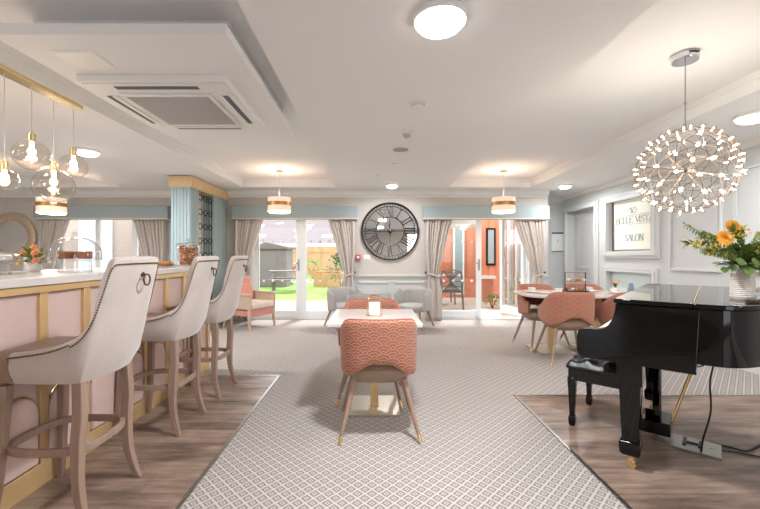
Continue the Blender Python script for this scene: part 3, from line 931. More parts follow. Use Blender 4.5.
# ------------------------------------------------------------------ things on the bar
CT = 1.13
def cake_stand(name, label, loc, r, hh, dome_h, withcake=True):
    c = thing(name, label, 'cake stand', loc)
    MB().lathe([(r * .62, 0), (r * .66, .004), (r * .60, .01), (r * .58, hh - .012), (r * .70, hh - .004)], n=36, cap=False).build('glass_base', M['clear'], c)
    MB().lathe([(.0001, hh - .003), (r * 1.0, hh - .003), (r * 1.04, hh + .004), (r * 1.0, hh + .006), (.0001, hh + .004)], n=40).build('plate', M['clear'], c)
    prof = [(r * .97, 0), (r * .98, .02)] + [(r * .98 * math.cos(R(a)) ** .8, .02 + (dome_h - .02) * math.sin(R(a))) for a in range(10, 90, 10)] + [(.012, dome_h)]
    d = MB().lathe([(a, b + hh + .006) for a, b in prof], n=40, cap=False).build('glass_dome', M['clear'], c)
    MB().lathe([(.008, 0), (.008, .008), (.020, .02), (.017, .034), (.0001, .04)], (0, 0, hh + dome_h + .004), n=14).build('knob', M['clear'], d)
    return c
c1 = cake_stand('cake_stand', 'domed glass cake stand holding a sliced brown cake', (-2.03, 2.60, CT), .155, .085, .15)
ck_ = MB()
for a in range(0, 360, 45):
    if a == 270: continue
    pts = [(0.01 * math.cos(R(a + 22)), .01 * math.sin(R(a + 22)))] + [(.095 * math.cos(R(a + 3 + 39 * k / 4)), .095 * math.sin(R(a + 3 + 39 * k / 4))) for k in range(5)]
    ck_.prism(pts, 0, .05)
cko = ck_.build('cake', M['cake'], loc=(-2.03, 2.60, CT + .0915), bevel=.004); tag(cko, 'brown sliced cake under the glass dome', 'cake')
c2 = cake_stand('cake_stand', 'low glass cake stand with pale iced cake at the left edge', (-2.285, 2.27, CT), .15, .075, .055)
ice = MB().lathe([(.09, 0), (.10, .004), (.10, .03), (.09, .038), (.0001, .04)], n=30).build('cake', mat('white icing', (.93, .90, .88), .5), loc=(-2.285, 2.27, CT + .0815)); tag(ice, 'pale iced round cake on the low glass stand', 'cake')

jar = thing('biscuit_jar', 'tall lidded glass jar full of biscuits on the bar end', 'jar', (-1.93, 4.0, CT))
MB().lathe([(.085, 0), (.10, .01), (.105, .03), (.105, .19), (.095, .21), (.10, .215)], n=32, cap=False).build('glass_body', M['clear'], jar)
ld = MB().lathe([(.118, .213), (.122, .222), (.11, .232), (.05, .245), (.015, .252)], n=32, cap=False).build('lid', M['clear'], jar)
MB().ball((0, 0, .272), .02, 14, 8).build('knob', M['clear'], ld)
bis = MB()
for k in range(64):
    lay = k // 7; a = k % 7
    if a < 6: x, y = .060 * math.cos(R(a * 60 + lay * 25)), .060 * math.sin(R(a * 60 + lay * 25))
    else: x = y = 0
    T = Matrix.Translation((x, y, .014 + lay * .021)) @ Matrix.Rotation(R(rnd.uniform(-14, 14)), 4, 'X')
    bis.lathe([(.030, -.006), (.034, 0), (.028, .008)], n=12, T=T)
o = bis.build('biscuits', M['biscuit'], loc=(-1.93, 4.0, CT + .004)); tag(o, 'brown biscuits filling the glass jar', 'biscuits', kind='stuff')

pl = thing('pastry_plate', 'glass plate of pastries between two bar stools', 'plate', (-1.97, 3.62, CT))
MB().lathe([(.0001, .004), (.07, .0), (.09, .004), (.135, .016), (.137, .02), (.09, .01), (.0001, .008)], n=36).build('dish', M['clear'], pl)
for k, (x, y) in enumerate([(-.055, .0), (0.0, -.045), (.02, .04), (-.02, .055)]):
    mb = MB().tube([(x - .04, y - .01, .026), (x - .02, y, .036), (x, y + .004, .040), (x + .02, y, .036), (x + .04, y - .01, .026)], [.007, .018, .024, .018, .007], 10)
    o = mb.build('pastry', M['biscuit'], loc=(-1.97, 3.62, CT - .004)); tag(o, 'small golden pastry on the glass plate', 'pastry', 'pastries on the glass plate')

# ------------------------------------------------------------------ foliage helpers
def leaf_geo(mb, c, d, ln, wd, bend=.2):
    d = Vector(d).normalized(); s = d.cross(Vector((rnd.uniform(-.3, .3), rnd.uniform(-.3, .3), 1))); s = (s if s.length > .05 else Vector((1, 0, 0))).normalized(); up = s.cross(d)
    c = Vector(c); P = []
    for t, w_ in ((0, .05), (.25, .8), (.55, 1), (.8, .6), (1, .03)):
        q = c + d * ln * t + up * (-bend * ln * t * t)
        P += [q - s * wd * w_ / 2, q + up * wd * .06 * (1 if 0 < t < 1 else 0) * -1, q + s * wd * w_ / 2]
    fs = []
    for i in range(4):
        fs += [(i * 3, i * 3 + 1, i * 3 + 4, i * 3 + 3), (i * 3 + 1, i * 3 + 2, i * 3 + 5, i * 3 + 4)]
    mb.add(P, fs)
def bloom(parent, c, face, r, petals, center, n=14, layers=3):
    face = Vector(face).normalized(); q = face.to_track_quat('Z', 'Y').to_matrix().to_4x4(); T = Matrix.Translation(c) @ q
    mb = MB()
    for L in range(layers):
        for k in range(n):
            a = 2 * PI * (k + L * .5) / n; ti = .12 + L * .38
            d = Vector((math.cos(a) * math.cos(ti), math.sin(a) * math.cos(ti), math.sin(ti)))
            s = Vector((-math.sin(a), math.cos(a), 0)); ln = r * (1 - .18 * L); P = []
            for t, w_ in ((.15, .3), (.5, .9), (.8, .8), (1, .25)):
                p = d * ln * t + Vector((0, 0, -.12 * ln * t * t * (1 - L * .4)))
                P += [p - s * w_ * ln * .22, p + s * w_ * ln * .22]
            mb.add(P, [(0, 1, 3, 2), (2, 3, 5, 4), (4, 5, 7, 6)], T)
    o = mb.build('flower_head', petals, parent)
    MB().ball((0, 0, 0), r * .34, 14, 8, T=T, sq=(1, 1, .5)).build('seed_head', center, o)
    return o

# small posy on the bar
po = thing('flower_posy', 'small posy of peach and cream flowers on the bar', 'flowers', (-2.335, 2.62, CT))
MB().lathe([(.035, 0), (.05, .02), (.05, .05), (.038, .07), (.04, .078)], n=20).build('pot', M['wht'], po)
mb = MB()
for k in range(70):
    a = rnd.uniform(0, 2 * PI); e = rnd.uniform(0, 1.2)
    d = (math.cos(a) * math.cos(e), math.sin(a) * math.cos(e), math.sin(e))
    leaf_geo(mb, (d[0] * .03, d[1] * .03, .07 + d[2] * .05), d, rnd.uniform(.04, .09), .025)
for d in ((-.05, 0, .20), (.06, 0, .17), (.09, 0, .1)): mb.tube([(0, 0, .07), (d[0], d[1], d[2])], .003, 5)
mb.build('leaves', M['green2'], po)
for (x, y, z, r, mt) in ((-.045, -.03, .125, .035, 'peach'), (.05, -.04, .135, .034, 'peach'), (.0, -.05, .085, .032, 'wht'), (-.05, -.05, .07, .028, 'yellow'), (.06, -.05, .08, .03, 'peach'), (.0, 0, .17, .025, 'peach')):
    bloom(po, Vector((x, y, z)), (x, -.6, .5), r, M[mt], M['yellow'], 8, 3)

# ================================================================== TUB DINING CHAIRS (front towards +y, back towards -y)
def tub_chair(name, label, cat, group, fab, seatm, legm, loc=(0, 0, 0), rz=0, top=.82, w=1.0, arms=.62, seat_h=.48, tips=True, back_open=True):
    c = thing(name, label, cat, loc, rz, group)
    bo = .53 if back_open else .40
    k_ = top / .82
    half = [(.262, .17, arms, .475), (.268, .08, arms + .02, .455), (.268, -.04, arms + .09 * k_, .44), (.255, -.13, top - .05, .43), (.22, -.20, top - .01, .435), (.15, -.248, top, .47 if back_open else .41), (.07, -.264, top, (bo + .47) / 2 + .02 if back_open else .40)]
    P = half + [(0, -.268, top, bo)] + [(-a, b, cc, d) for a, b, cc, d in reversed(half)]
    P = smooth_path([(a * w, b, cc, d - (.0 if back_open else .12)) for a, b, cc, d in P], 4)
    n = len(P); th = .034; rows = []; U = 0; us = []
    for i, (x, y, T, B) in enumerate(P):
        a = Vector(P[max(i - 1, 0)][:2]); b = Vector(P[min(i + 1, n - 1)][:2])
        t = (b - a).normalized(); nn = Vector((-t.y, t.x))
        if nn.dot(Vector((x, y + .02))) < 0: nn = -nn
        if i: U += (Vector(P[i][:2]) - Vector(P[i - 1][:2])).length
        us.append(U)
        sec = []
        def pt(off, h):
            ln = .05 * (h - .45) / .37
            return (x + nn.x * (off + ln * .25), y + nn.y * (off + ln * .6) - .0, h)
        r2 = th / 2
        for k in range(8): sec.append(pt(0, B + r2 + (T - 2 * r2 - B) * k / 7))
        for a_ in (45, 90, 135): sec.append(pt(-r2 + r2 * math.cos(R(a_)), T - r2 + r2 * math.sin(R(a_))))
        for k in range(8): sec.append(pt(-th, T - r2 - (T - 2 * r2 - B) * k / 7))
        for a_ in (225, 270, 315): sec.append(pt(-r2 + r2 * math.cos(R(a_)), B + r2 + r2 * math.sin(R(a_))))
        rows.append(sec)
    ns = len(rows[0]); mb = MB()
    mb.add([p for r in rows for p in r], [(i * ns + k, (i + 1) * ns + k, (i + 1) * ns + (k + 1) % ns, i * ns + (k + 1) % ns) for i in range(n - 1) for k in range(ns)] + [tuple(range(ns)), tuple((n - 1) * ns + k for k in range(ns - 1, -1, -1))])
    uvs = [(us[i] + 5 - U / 2, r[2]) for i in range(n) for r in rows[i]]
    mb.build('tub_shell', fab, c, ang=60, uvs=uvs)
    # welt along the top edge
    MB().tube([Vector(r[9]) + Vector((0, 0, .002)) for r in rows], .006, 6).build('piping', fab if fab is not M['scallop'] else mat('coral piping', (.72, .45, .38), .7), c)
    out = smooth_path([(.0, -.235), (.15, -.215), (.225, -.12), (.235, .04), (.225, .17), (.15, .235), (0, .25), (-.15, .235), (-.225, .17), (-.235, .04), (-.225, -.12), (-.15, -.215), (0, -.235)], 4)[:-1]
    lv = [(seat_h - .105, .72), (seat_h - .095, .86), (seat_h - .06, .97), (seat_h - .02, 1.0), (seat_h + .0, .95), (seat_h + .012, .80), (seat_h + .016, .4)]
    k = len(out)
    vs = [(x * s * w, y * s, z) for z, s in lv for x, y in out]
    fs = [(i * k + j, i * k + (j + 1) % k, (i + 1) * k + (j + 1) % k, (i + 1) * k + j) for i in range(len(lv) - 1) for j in range(k)] + [tuple(range(k - 1, -1, -1)), tuple((len(lv) - 1) * k + j for j in range(k))]
    sm = MB(); sm.add(vs, fs); sm.build('seat', seatm, c, ang=70)
    for sx in (-1, 1):
        for sy in (-1, 1):
            a = Vector((.165 * sx * w, .15 * sy, seat_h - .07)); b = Vector((.27 * sx * w, .27 * sy, 0))
            q = a.lerp(b, .86)
            lg = MB().tube([a, q], [.020, .0125], 12).build('leg', legm, c)
            if tips: MB().tube([q, b], [.0128, .0095], 12).build('brass_tip', M['brass'], lg)
    return c
G1 = 'coral scalloped dining chairs'
d0 = tub_chair('dining_chair', 'coral scalloped dining chair in the centre with its back to the camera', 'chair', G1, M['scallop'], M['seatb'], M['walnut'], (.045, 2.765, 0), R(2))
dup(d0, 'coral dining chair on the far side of the small centre table', (-.01, 3.37, 0), R(177))
dup(d0, 'coral dining chair on the far side of the oval table, at its left end', (2.30, 5.18, 0), R(184))
dup(d0, 'coral dining chair with its back to the camera at the oval table', (2.31, 4.53, 0), R(-4))
dup(d0, 'coral dining chair partly hidden by the piano at the oval table', (3.02, 4.53, 0), R(3))
dup(d0, 'coral dining chair behind the tiered cake stand', (2.96, 5.20, 0), R(176))

# square centre table
ct = thing('square_table', 'square cream dining table with square brass pedestal base in the centre', 'table', (.02, 3.13, 0))
MB().box(-.35, .35, -.37, .37, .715, .75).build('table_top', M['table'], ct, bevel=.008)
MB().box(-.20, .20, -.20, .20, 0, .016).build('base_plate', mat('brushed champagne metal', (.83, .79, .72), .3, .8), ct, bevel=.003)
MB().box(-.033, .033, -.033, .033, .016, .70).box(-.15, .15, -.15, .15, .70, .715).build('column', M['gold'], ct, bevel=.002)
mh = thing('menu_holder', 'brass arched holder with white cards on the centre table', 'menu holder', (.02, 3.10, .75))
MB().box(-.062, .062, -.035, .035, 0, .008).build('base', M['brass'], mh, bevel=.002)
for y in (-.03, .03):
    pts = [(-.055, y, .008)] + [(-.055 + .0, y, .11)] + [(-.055 * math.cos(R(a)), y, .115 + .055 * math.sin(R(a))) for a in range(15, 180, 15)] + [(.055, y, .11), (.055, y, .008)]
    MB().tube(pts, .0035, 6).build('arch', M['brass'], mh)
for k, (y, w_) in enumerate(((-.014, .044), (0, .046), (.014, .045))):
    MB().cbox((0, y, .008 + .052), (w_ * 2, .002, .104)).build('card', M['wht'], mh)

# oval table on the right
ot = thing('oval_table', 'large cream table with rounded ends laid with cups beside the piano', 'table', (2.62, 5.02, 0))
out = []
for (cx, cy, a0) in ((.40, .14, 0), (-.40, .14, 90), (-.40, -.14, 180), (.40, -.14, 270)):
    out += arc(cx, cy, .28, a0, a0 + 90, 8)
MB().prism(out, .715, .75).build('table_top', M['table'], ot, bevel=.008)
for x in (-.28, .34):
    b = MB().box(x - .22, x + .22, -.26, .20, 0, .016).build('base_plate', mat('brushed champagne metal', (.83, .79, .72), .3, .8), ot, bevel=.003)
    MB().box(x - .035, x + .035, -.07, .00, .016, .70).box(x - .14, x + .14, -.15, .10, .70, .715).build('column', M['gold'], ot, bevel=.002)

def cup(label, x, y, rz=0):
    c = thing('cup_and_saucer', label, 'cup', (x, y, .75), rz, 'cups on the oval table')
    MB().lathe([(.0001, .003), (.04, 0), (.055, .004), (.078, .016), (.079, .019), (.05, .009), (.0001, .008)], n=28).build('saucer', M['wht'], c)
    cu = MB().lathe([(.0001, .009), (.025, .009), (.036, .03), (.043, .068), (.041, .068), (.034, .032), (.022, .014), (.0001, .013)], n=24).build('cup', M['wht'], c)
    MB().tube([(.038, 0, .058), (.058, 0, .06), (.064, 0, .045), (.052, 0, .028), (.034, 0, .026)], .0045, 6).build('handle', M['wht'], cu)
    return c
q0 = cup('white cup and saucer at the left end of the oval table', 2.10, 5.00, .3)
dup(q0, 'white cup and saucer just left of the tiered stand', (2.38, 4.84, .75), 2.5)
dup(q0, 'white cup and saucer just right of the tiered stand', (2.88, 5.06, .75), .1)
dup(q0, 'white cup and saucer beside the small posy vase', (3.12, 4.90, .75), 5.5)
for k, (x, y, lab) in enumerate(((2.24, 4.92, 'flat white side plate left of the tiered stand'), (3.00, 5.20, 'flat white side plate behind the cups on the right'))):
    o = MB().lathe([(.0001, .004), (.05, 0), (.095, .008), (.097, .011), (.055, .005), (.0001, .006)], n=30).build('side_plate', M['wht'], loc=(x, y, .75)); tag(o, lab, 'plate', 'side plates on the oval table')

ts = thing('tiered_stand', 'two tier black framed serving stand with wooden handle and cakes', 'serving stand', (2.70, 5.05, .75))
for x in (-.135, .135):
    MB().box(x - .005, x + .005, -.005, .005, .012, .255).build('upright', M['blackm'], ts)
MB().cbox((0, 0, .262), (.29, .018, .016)).build('handle', M['walnut'], ts, bevel=.002)
for z in (.012, .135):
    MB().box(-.15, .15, -.07, .07, z, z + .010).build('tray', M['walnut'] if z > .1 else M['blackm'], ts, bevel=.002)
kk = 0
for z in (.022, .145):
    for x in (-.10, -.045, .01, .06, .105):
        kk += 1
        if kk in (3, 9): o = MB().cbox((0, 0, .016), (.045, .05, .032)).build('cake_square', M['biscuit'], bevel=.005)
        else: o = MB().lathe([(.014, 0), (.020, .018), (.024, .022), (.018, .034), (.0001, .038)], n=12).build('small_cake', [M['biscuit'], M['cake'], M['wht'], M['orange']][kk % 4])
        o.location = (2.70 + x, 5.05 + (.02 if kk % 2 else -.02), .75 + z)
        tag(o, 'tiny cake on the %s tier of the serving stand' % ('upper' if z > .1 else 'lower'), 'cake', 'small cakes on the tiered stand, %s tier' % ('upper' if z > .1 else 'lower'))
pv = thing('posy_vase', 'little glass vase of pink and yellow flowers on the oval table', 'vase', (3.24, 5.06, .75))
MB().lathe([(.0001, .0), (.026, .0), (.032, .02), (.026, .055), (.02, .07), (.026, .085)], n=18, cap=False).build('glass_vase', M['clear'], pv)
mb = MB()
for k in range(40):
    a = rnd.uniform(0, 6.28); d = (math.cos(a) * .5, math.sin(a) * .5, rnd.uniform(.5, 1.2))
    leaf_geo(mb, (0, 0, .06 + rnd.uniform(0, .03)), d, rnd.uniform(.03, .07), .012)
mb.cyl((0, 0, .01), (.01, 0, .1), .003, 5); mb.build('leaves', M['green'], pv)
for (x, y, z, m_) in ((-.035, -.01, .13, 'peach'), (.03, -.02, .14, 'peach'), (0, -.03, .12, 'yellow'), (.01, .02, .155, 'peach')):
    bloom(pv, Vector((x, y, z)), (x * 5, -.5, .8), .022, M[m_], M['yellow'], 8, 2)
nk = MB(); nk.prism([(-.07, 0), (.07, 0), (.02, .13), (-.02, .13)], -.012, .012, TW)
o = nk.build('folded_napkin', M['blue'], loc=(3.36, 4.93, .75), rz=R(20), bevel=.004); tag(o, 'upright folded slate blue napkin on the oval table near the piano', 'napkin')

# ------------------------------------------------------------------ grey lounge chairs under the clock
G2 = 'pale grey lounge chairs under the clock'
l0 = tub_chair('lounge_chair', 'pale grey lounge chair left of the clock wall, in front of the curtain', 'chair', G2, M['lgrey'], M['lgrey'], M['walnut'], (-.45, 6.35, 0), R(-150), top=.68, w=1.05, arms=.60, seat_h=.42, tips=False, back_open=False)
dup(l0, 'pale grey lounge chair on the right under the clock', (.68, 6.30, 0), R(150))
dup(l0, 'pale grey lounge chair seen between the two centre dining chairs', (-.04, 4.82, 0), R(2)).scale = (1.0, 1.0, 1.13)
lt_ = thing('coffee_table', 'round pale wooden coffee table between the grey lounge chairs', 'table', (.10, 6.12, 0)); lt_.scale = (.85, .85, 1)
MB().lathe([(.0001, .43), (.26, .43), (.28, .44), (.28, .455), (.26, .465), (.0001, .465)], n=36).build('table_top', mat('pale oak', (.84, .74, .64), .4, noise=.06), lt_)
for k in range(3):
    a = R(120 * k + 30); MB().cyl((.10 * math.cos(a), .10 * math.sin(a), .43), (.22 * math.cos(a), .22 * math.sin(a), 0), .014, 10).build('leg', M['walnut'], lt_)

# ------------------------------------------------------------------ wooden armchair by the left doors
ac_ = thing('armchair', 'wooden framed armchair with rose seat and beige cushion by the garden doors', 'armchair', (-2.13, 6.60, 0), R(62))
wd_ = mat('pale beech', (.76, .66, .57), .5, noise=.06)
for sx in (-1, 1):
    MB().tube([(.28 * sx, -.30, .56), (.28 * sx, -.29, .20), (.29 * sx, -.31, 0)], [.024, .022, .014], sq=True, up=(1, 0, 0)).build('leg', wd_, ac_, bevel=.003)
    MB().tube([(.28 * sx, .28, .80), (.28 * sx, .24, .40), (.29 * sx, .30, 0)], [.018, .024, .015], sq=True, up=(1, 0, 0)).build('leg', wd_, ac_, bevel=.003)
    MB().box(.28 * sx - .03, .28 * sx + .03, -.31, .24, .56, .60).build('armrest', wd_, ac_, bevel=.01)
    MB().box(.28 * sx - .018, .28 * sx + .018, -.27, .22, .34, .56).build('side_panel', mat('sand weave', (.76, .68, .59), .8), ac_, bevel=.004)
MB().box(-.262, .262, -.31, .24, .22, .33).build('seat_rail', M['pinkfab'], ac_, bevel=.01)
MB().box(-.262, .262, -.33, .20, .33, .45).build('seat_cushion', mat('beige cushion', (.84, .78, .74), .8, noise=.05), ac_, bevel=.035)
T = Matrix.Translation((0, .24, .45)) @ Matrix.Rotation(R(-10), 4, 'X')
MB().box(-.262, .262, -.05, .05, 0, .42, T).build('backrest', M['pinkfab'], ac_, bevel=.03)
T = Matrix.Translation((.05, .13, .455)) @ Matrix.Rotation(R(-16), 4, 'X')
o = MB().box(-.17, .17, -.045, .045, 0, .28, T).build('scatter_cushion', M['pinkfab'], None, bevel=.035); o.matrix_world = Matrix.Translation(ac_.location) @ Matrix.Rotation(R(62), 4, 'Z')
tag(o, 'rose patterned scatter cushion on the wooden armchair', 'cushion')

# ================================================================== GRAND PIANO  (x = towards the tail, y = towards the bass side)
pn = thing('grand_piano', 'glossy black baby grand piano with closed lid', 'piano', (1.375, 2.135, 0), math.atan2(-.667, .745))
RIM = smooth_path([(0, 0), (.20, 0), (.38, -.002), (.455, .012), (.53, .075), (.60, .19), (.69, .34), (.82, .47), (1.0, .57), (1.2, .66), (1.36, .80), (1.44, 1.0), (1.40, 1.22), (1.25, 1.38), (1.05, 1.44), (.8, 1.45), (0, 1.45)], 6)
def offs(P, d):
    out = []
    for i, p in enumerate(P):
        a = Vector(P[max(i - 1, 0)]); b = Vector(P[min(i + 1, len(P) - 1)]); t = (b - a).normalized()
        out.append((p[0] + t.y * d, p[1] - t.x * d))
    return out
rim_in = offs(RIM, -.05)
MB().prism(RIM + [(0.0, 1.40)] + [(max(x, .02), y) for x, y in reversed(rim_in)][1:-1] + [(.02, .05)], .70, .975).build('rim', M['black'], pn, ang=30)
MB().prism([(max(x, .02), y) for x, y in offs(RIM, -.052)], .72, .75).build('soundboard', mat('spruce board', (.80, .62, .40), .4), pn)
LIDO = offs(RIM, .022)
split = .33
main = [(split, -.022)] + [p for p in LIDO if p[0] > split + .005][:] + [(split, 1.472)]
main = [main[0]] + [p for p in main[1:-1] if not (p[1] > 1.40 and p[0] < split)] + [main[-1]]
MB().prism(main, .980, 1.004).build('lid', M['black'], pn, bevel=.004, ang=30)
MB().box(-.012, split - .004, -.022, 1.472, .980, 1.004).build('front_flap', M['black'], pn, bevel=.004)
MB().tube([(split - .002, y, 1.003) for y in (0, 1.45)], .003, 6).build('lid_hinge', M['brass'], pn)
MB().box(-.205, .34, .07, 1.38, .625, .665).box(-.19, .0, .005, 1.445, .645, .70).build('key_bed', M['black'], pn, bevel=.004)
for yy in (0.0, 1.38):
    pr = [(-.200, .675), (-.19, .655), (-.06, .645), (.34, .645), (.34, .66), (.355, .975), (-.005, .975), (-.010, .93), (-.024, .88), (-.042, .845), (-.068, .825), (-.10, .815), (-.175, .812), (-.196, .80), (-.203, .76)]
    T = Matrix(((1, 0, 0, 0), (0, 0, 1, yy), (0, 1, 0, 0), (0, 0, 0, 1)))
    MB().prism(pr, -.004, .074, T).build('key_cheek', M['black'], pn, bevel=.004, ang=30)
MB().box(-.015, .02, .074, 1.376, .74, .975).build('fallboard', M['black'], pn, bevel=.003)
MB().box(-.205, -.19, .074, 1.376, .665, .725).build('key_slip', M['black'], pn, bevel=.002)
wk = MB(); bk = MB(); nW = 52; kw = 1.30 / nW
for k in range(nW):
    wk.box(-.185, -.015, .076 + k * kw + .0006, .076 + (k + 1) * kw - .0006, .70, .742)
    if (k + 5) % 7 in (0, 1, 3, 4, 5) and k < nW - 1:
        bk.box(-.13, -.015, .076 + (k + 1) * kw - .006, .076 + (k + 1) * kw + .006, .742, .756)
wk.build('white_keys', mat('ivory keys', (.93, .91, .85), .2), pn)
bk.build('black_keys', M['black'], pn)
def pleg(x, y):
    lg = MB().box(x - .062, x + .062, y - .062, y + .062, .50, .632).tube([(x, y, .52), (x, y, .16)], [.054, .040], sq=True, up=(1, 0, 0)).tube([(x, y, .17), (x, y, .155), (x, y, .10), (x, y, .085)], [.048, .054, .050, .040], sq=True, up=(1, 0, 0)).build('leg', M['black'], pn, bevel=.004)
    MB().cyl((x, y, .085), (x, y, .055), .018, 12).tube([(x, y - .012, .024), (x, y + .012, .024)], .024, 16).box(x - .008, x + .008, y - .022, y + .022, .03, .06).build('caster', M['brass'], lg)
pleg(.045, .16); pleg(.045, 1.27); pleg(1.12, 1.0)
# lyre
ly = MB()
for y in (.675, .765): ly.box(.10, .14, y - .013, y + .013, .14, .625)
ly.box(.075, .165, .64, .80, .59, .625).build('lyre_pillar', M['black'], pn, bevel=.003)
lb = MB().box(.035, .20, .60, .84, .065, .15).build('lyre_box', M['black'], pn, bevel=.006)
for y in (.66, .72, .78):
    MB().tube([(.04, y, .085), (-.03, y, .08), (-.075, y, .07)], [.008, .012, .016], 8).build('pedal', M['brass'], lb)
for y in (.67, .77):
    MB().tube([(.19, y, .10), (.34, y - .02 * (1 if y < .7 else -1), .64)], .008, 8).build('lyre_brace', M['brass'], pn)

# bench
bn = thing('piano_bench', 'black buttoned leather piano bench pushed under the keyboard', 'bench', tuple(Vector((1.36, 2.135, 0)) + Vector((.745, -.667, 0)) * -.185 + Vector((.667, .745, 0)) * .80), math.atan2(-.667, .745))
BX, BYH = .20, .29
def tuft(u, v):
    x = -BX + 2 * BX * u; y = -BYH + 2 * BYH * v
    e = min(1, min(u, 1 - u) * 9, min(v, 1 - v) * 12)
    z = .445 + .062 * math.sin(e * PI / 2)
    gx, gy = u * 3, v * 5
    d = 1
    for i in range(4):
        for j in range(6):
            for (a, b) in ((i, j), (i + .5, j + .5)):
                if 0.2 < a < 2.8 and 0.2 < b < 4.8: d = min(d, math.hypot(gx - a, (gy - b)))
    z -= .040 * math.exp(-(d / .27) ** 2)
    da = abs(((gx + gy) % 1) - .5); db = abs(((gx - gy) % 1) - .5)
    z -= .012 * (math.exp(-(min(.5 - da, .5 - db) / .05) ** 2)) * e
    return (x, y, z)
mb = MB().grid(tuft, 34, 52)
mb.build('tufted_cushion', M['leather'], bn, ang=180)
MB().box(-BX, BX, -BYH, BYH, .425, .447).build('cushion_base', M['leather'], bn, bevel=.006)
MB().box(-BX + .012, BX - .012, -BYH + .012, BYH - .012, .34, .425).build('apron', M['black'], bn, bevel=.004)
for x in (-BX + .035, BX - .035):
    for y in (-BYH + .035, BYH - .035):
        MB().tube([(x, y, .36), (x, y, .30)], .027, sq=True, up=(1, 0, 0)).tube([(x, y, .30), (x, y, .08)], [.025, .016], sq=True, up=(1, 0, 0)).tube([(x, y, .085), (x, y, .06), (x, y, .02), (x, y, 0)], [.018, .023, .021, .014], sq=True, up=(1, 0, 0)).build('leg', M['black'], bn, bevel=.003)

# pedal plate and cables on the floor
pp = thing('floor_plate', 'flat steel plate with black bracket on the wood floor beneath the piano', 'metal plate', (2.07, 2.50, .004), math.atan2(-.667, .745))
MB().box(-.15, .17, -.12, .10, 0, .012).build('plate', M['steel'], pp, bevel=.002)
MB().box(-.02, .0, -.06, .06, .012, .022).box(.06, .08, -.05, .05, .012, .022).box(-.02, .08, -.01, .01, .012, .020).build('bracket', M['blackm'], pp)
def cab(label, pts, r=.005):
    o = MB().tube(smooth_path(pts, 8), r, 8).build('power_cable', M['cable']); tag(o, label, 'cable', 'black cables under the piano'); return o
cab('black cable dropping from the piano and curling across the floor', [(2.06, 2.26, .69), (2.03, 2.28, .50), (2.05, 2.30, .30), (2.03, 2.33, .12), (2.06, 2.38, .012), (2.16, 2.52, .010), (2.30, 2.45, .010), (2.36, 2.40, .010), (2.50, 2.46, .010), (2.75, 2.6, .010)])
cab('black cable running right along the floor from the steel plate', [(2.15, 2.42, .012), (2.24, 2.40, .010), (2.33, 2.36, .010), (2.48, 2.28, .010), (2.70, 2.22, .010)])
cab('short looped black cable hanging beneath the piano', [(2.10, 2.30, .63), (2.08, 2.32, .60), (2.02, 2.36, .55), (1.95, 2.42, .53), (1.90, 2.45, .56), (1.88, 2.47, .64)], .004)

# jug and flowers
jl = Vector((2.045, 2.085, 1.004))
jl = Vector((2.045, 2.085, 1.004)); jg = thing('flower_jug', 'ribbed cream pottery jug holding yellow flowers on the piano lid', 'jug', (jl.x - .012, jl.y, jl.z)); jg.scale = (.80, .80, 1)
prof = [(.0001, .002), (.058, 0), (.063, .006)]
for k in range(15):
    z = .012 + k * .0105
    prof += [(.064 - .0004 * k, z), (.067 - .0004 * k, z + .005)]
prof += [(.060, .172), (.063, .180), (.059, .180), (.054, .165), (.054, .02), (.0001, .02)]
MB().lathe(prof, n=40, wob=lambda a, z: 1 + .012 * math.sin(14 * a)).build('body', M['jug'], jg)
MB().tube(smooth_path([(.050, -.03, .140), (.080, -.045, .142), (.094, -.052, .105), (.082, -.046, .065), (.052, -.03, .05)], 5), .011, 10).build('handle', M['jug'], jg)
fw = thing('flower_bouquet', 'loose bouquet of yellow sunflowers, goldenrod and green foliage in the jug', 'bouquet', tuple(jl + Vector((0, 0, .17))))
stems = MB(); lv1 = MB(); lv2 = MB(); gold_ = MB()
# camera-facing direction is roughly -y; spread mostly along x
targets = [(-.30, .02, .14), (-.24, -.05, .10), (-.20, .04, .17), (-.12, -.06, .20), (-.15, .05, .09), (.14, 0, .22), (.20, .05, .17), (.10, -.08, .12), (.22, -.05, .10), (0, -.08, .10), (.05, .08, .22), (-.06, .09, .15), (.28, .02, .22), (.25, 0, .05)]
for t in targets:
    t = Vector(t); mid = Vector((t.x * .35, t.y * .35, t.z * .6 + .02))
    P = smooth_path([(0, 0, -.04), tuple(mid), tuple(t)], 8)
    stems.tube(P, .0028, 5)
    for i, p in enumerate(P[4:]):
        for s in range(7):
            d = (t - mid).normalized() + Vector((rnd.uniform(-1, 1), rnd.uniform(-1, 1), rnd.uniform(-.5, .9)))
            leaf_geo(lv2 if rnd.random() < .6 else lv1, p, d, rnd.uniform(.025, .055), rnd.uniform(.010, .018))
    if t.x < .22 or True:
        for s in range(46):
            q = t.lerp(mid, rnd.uniform(0, .45)) + Vector((rnd.gauss(0, .018), rnd.gauss(0, .02), rnd.gauss(.004, .016)))
            gold_.ball(q, rnd.uniform(.0022, .0046), 6, 4)
for k in range(260):
    a = rnd.uniform(0, 6.28); e = rnd.uniform(-.2, 1.3)
    d = Vector((math.cos(a) * math.cos(e), math.sin(a) * math.cos(e), math.sin(e)))
    p = d * rnd.uniform(.02, .10) * Vector((1.3, .8, 1)).length / 1.8 + Vector((0, 0, .02))
    leaf_geo(lv1, p, d, rnd.uniform(.03, .06), rnd.uniform(.018, .030))
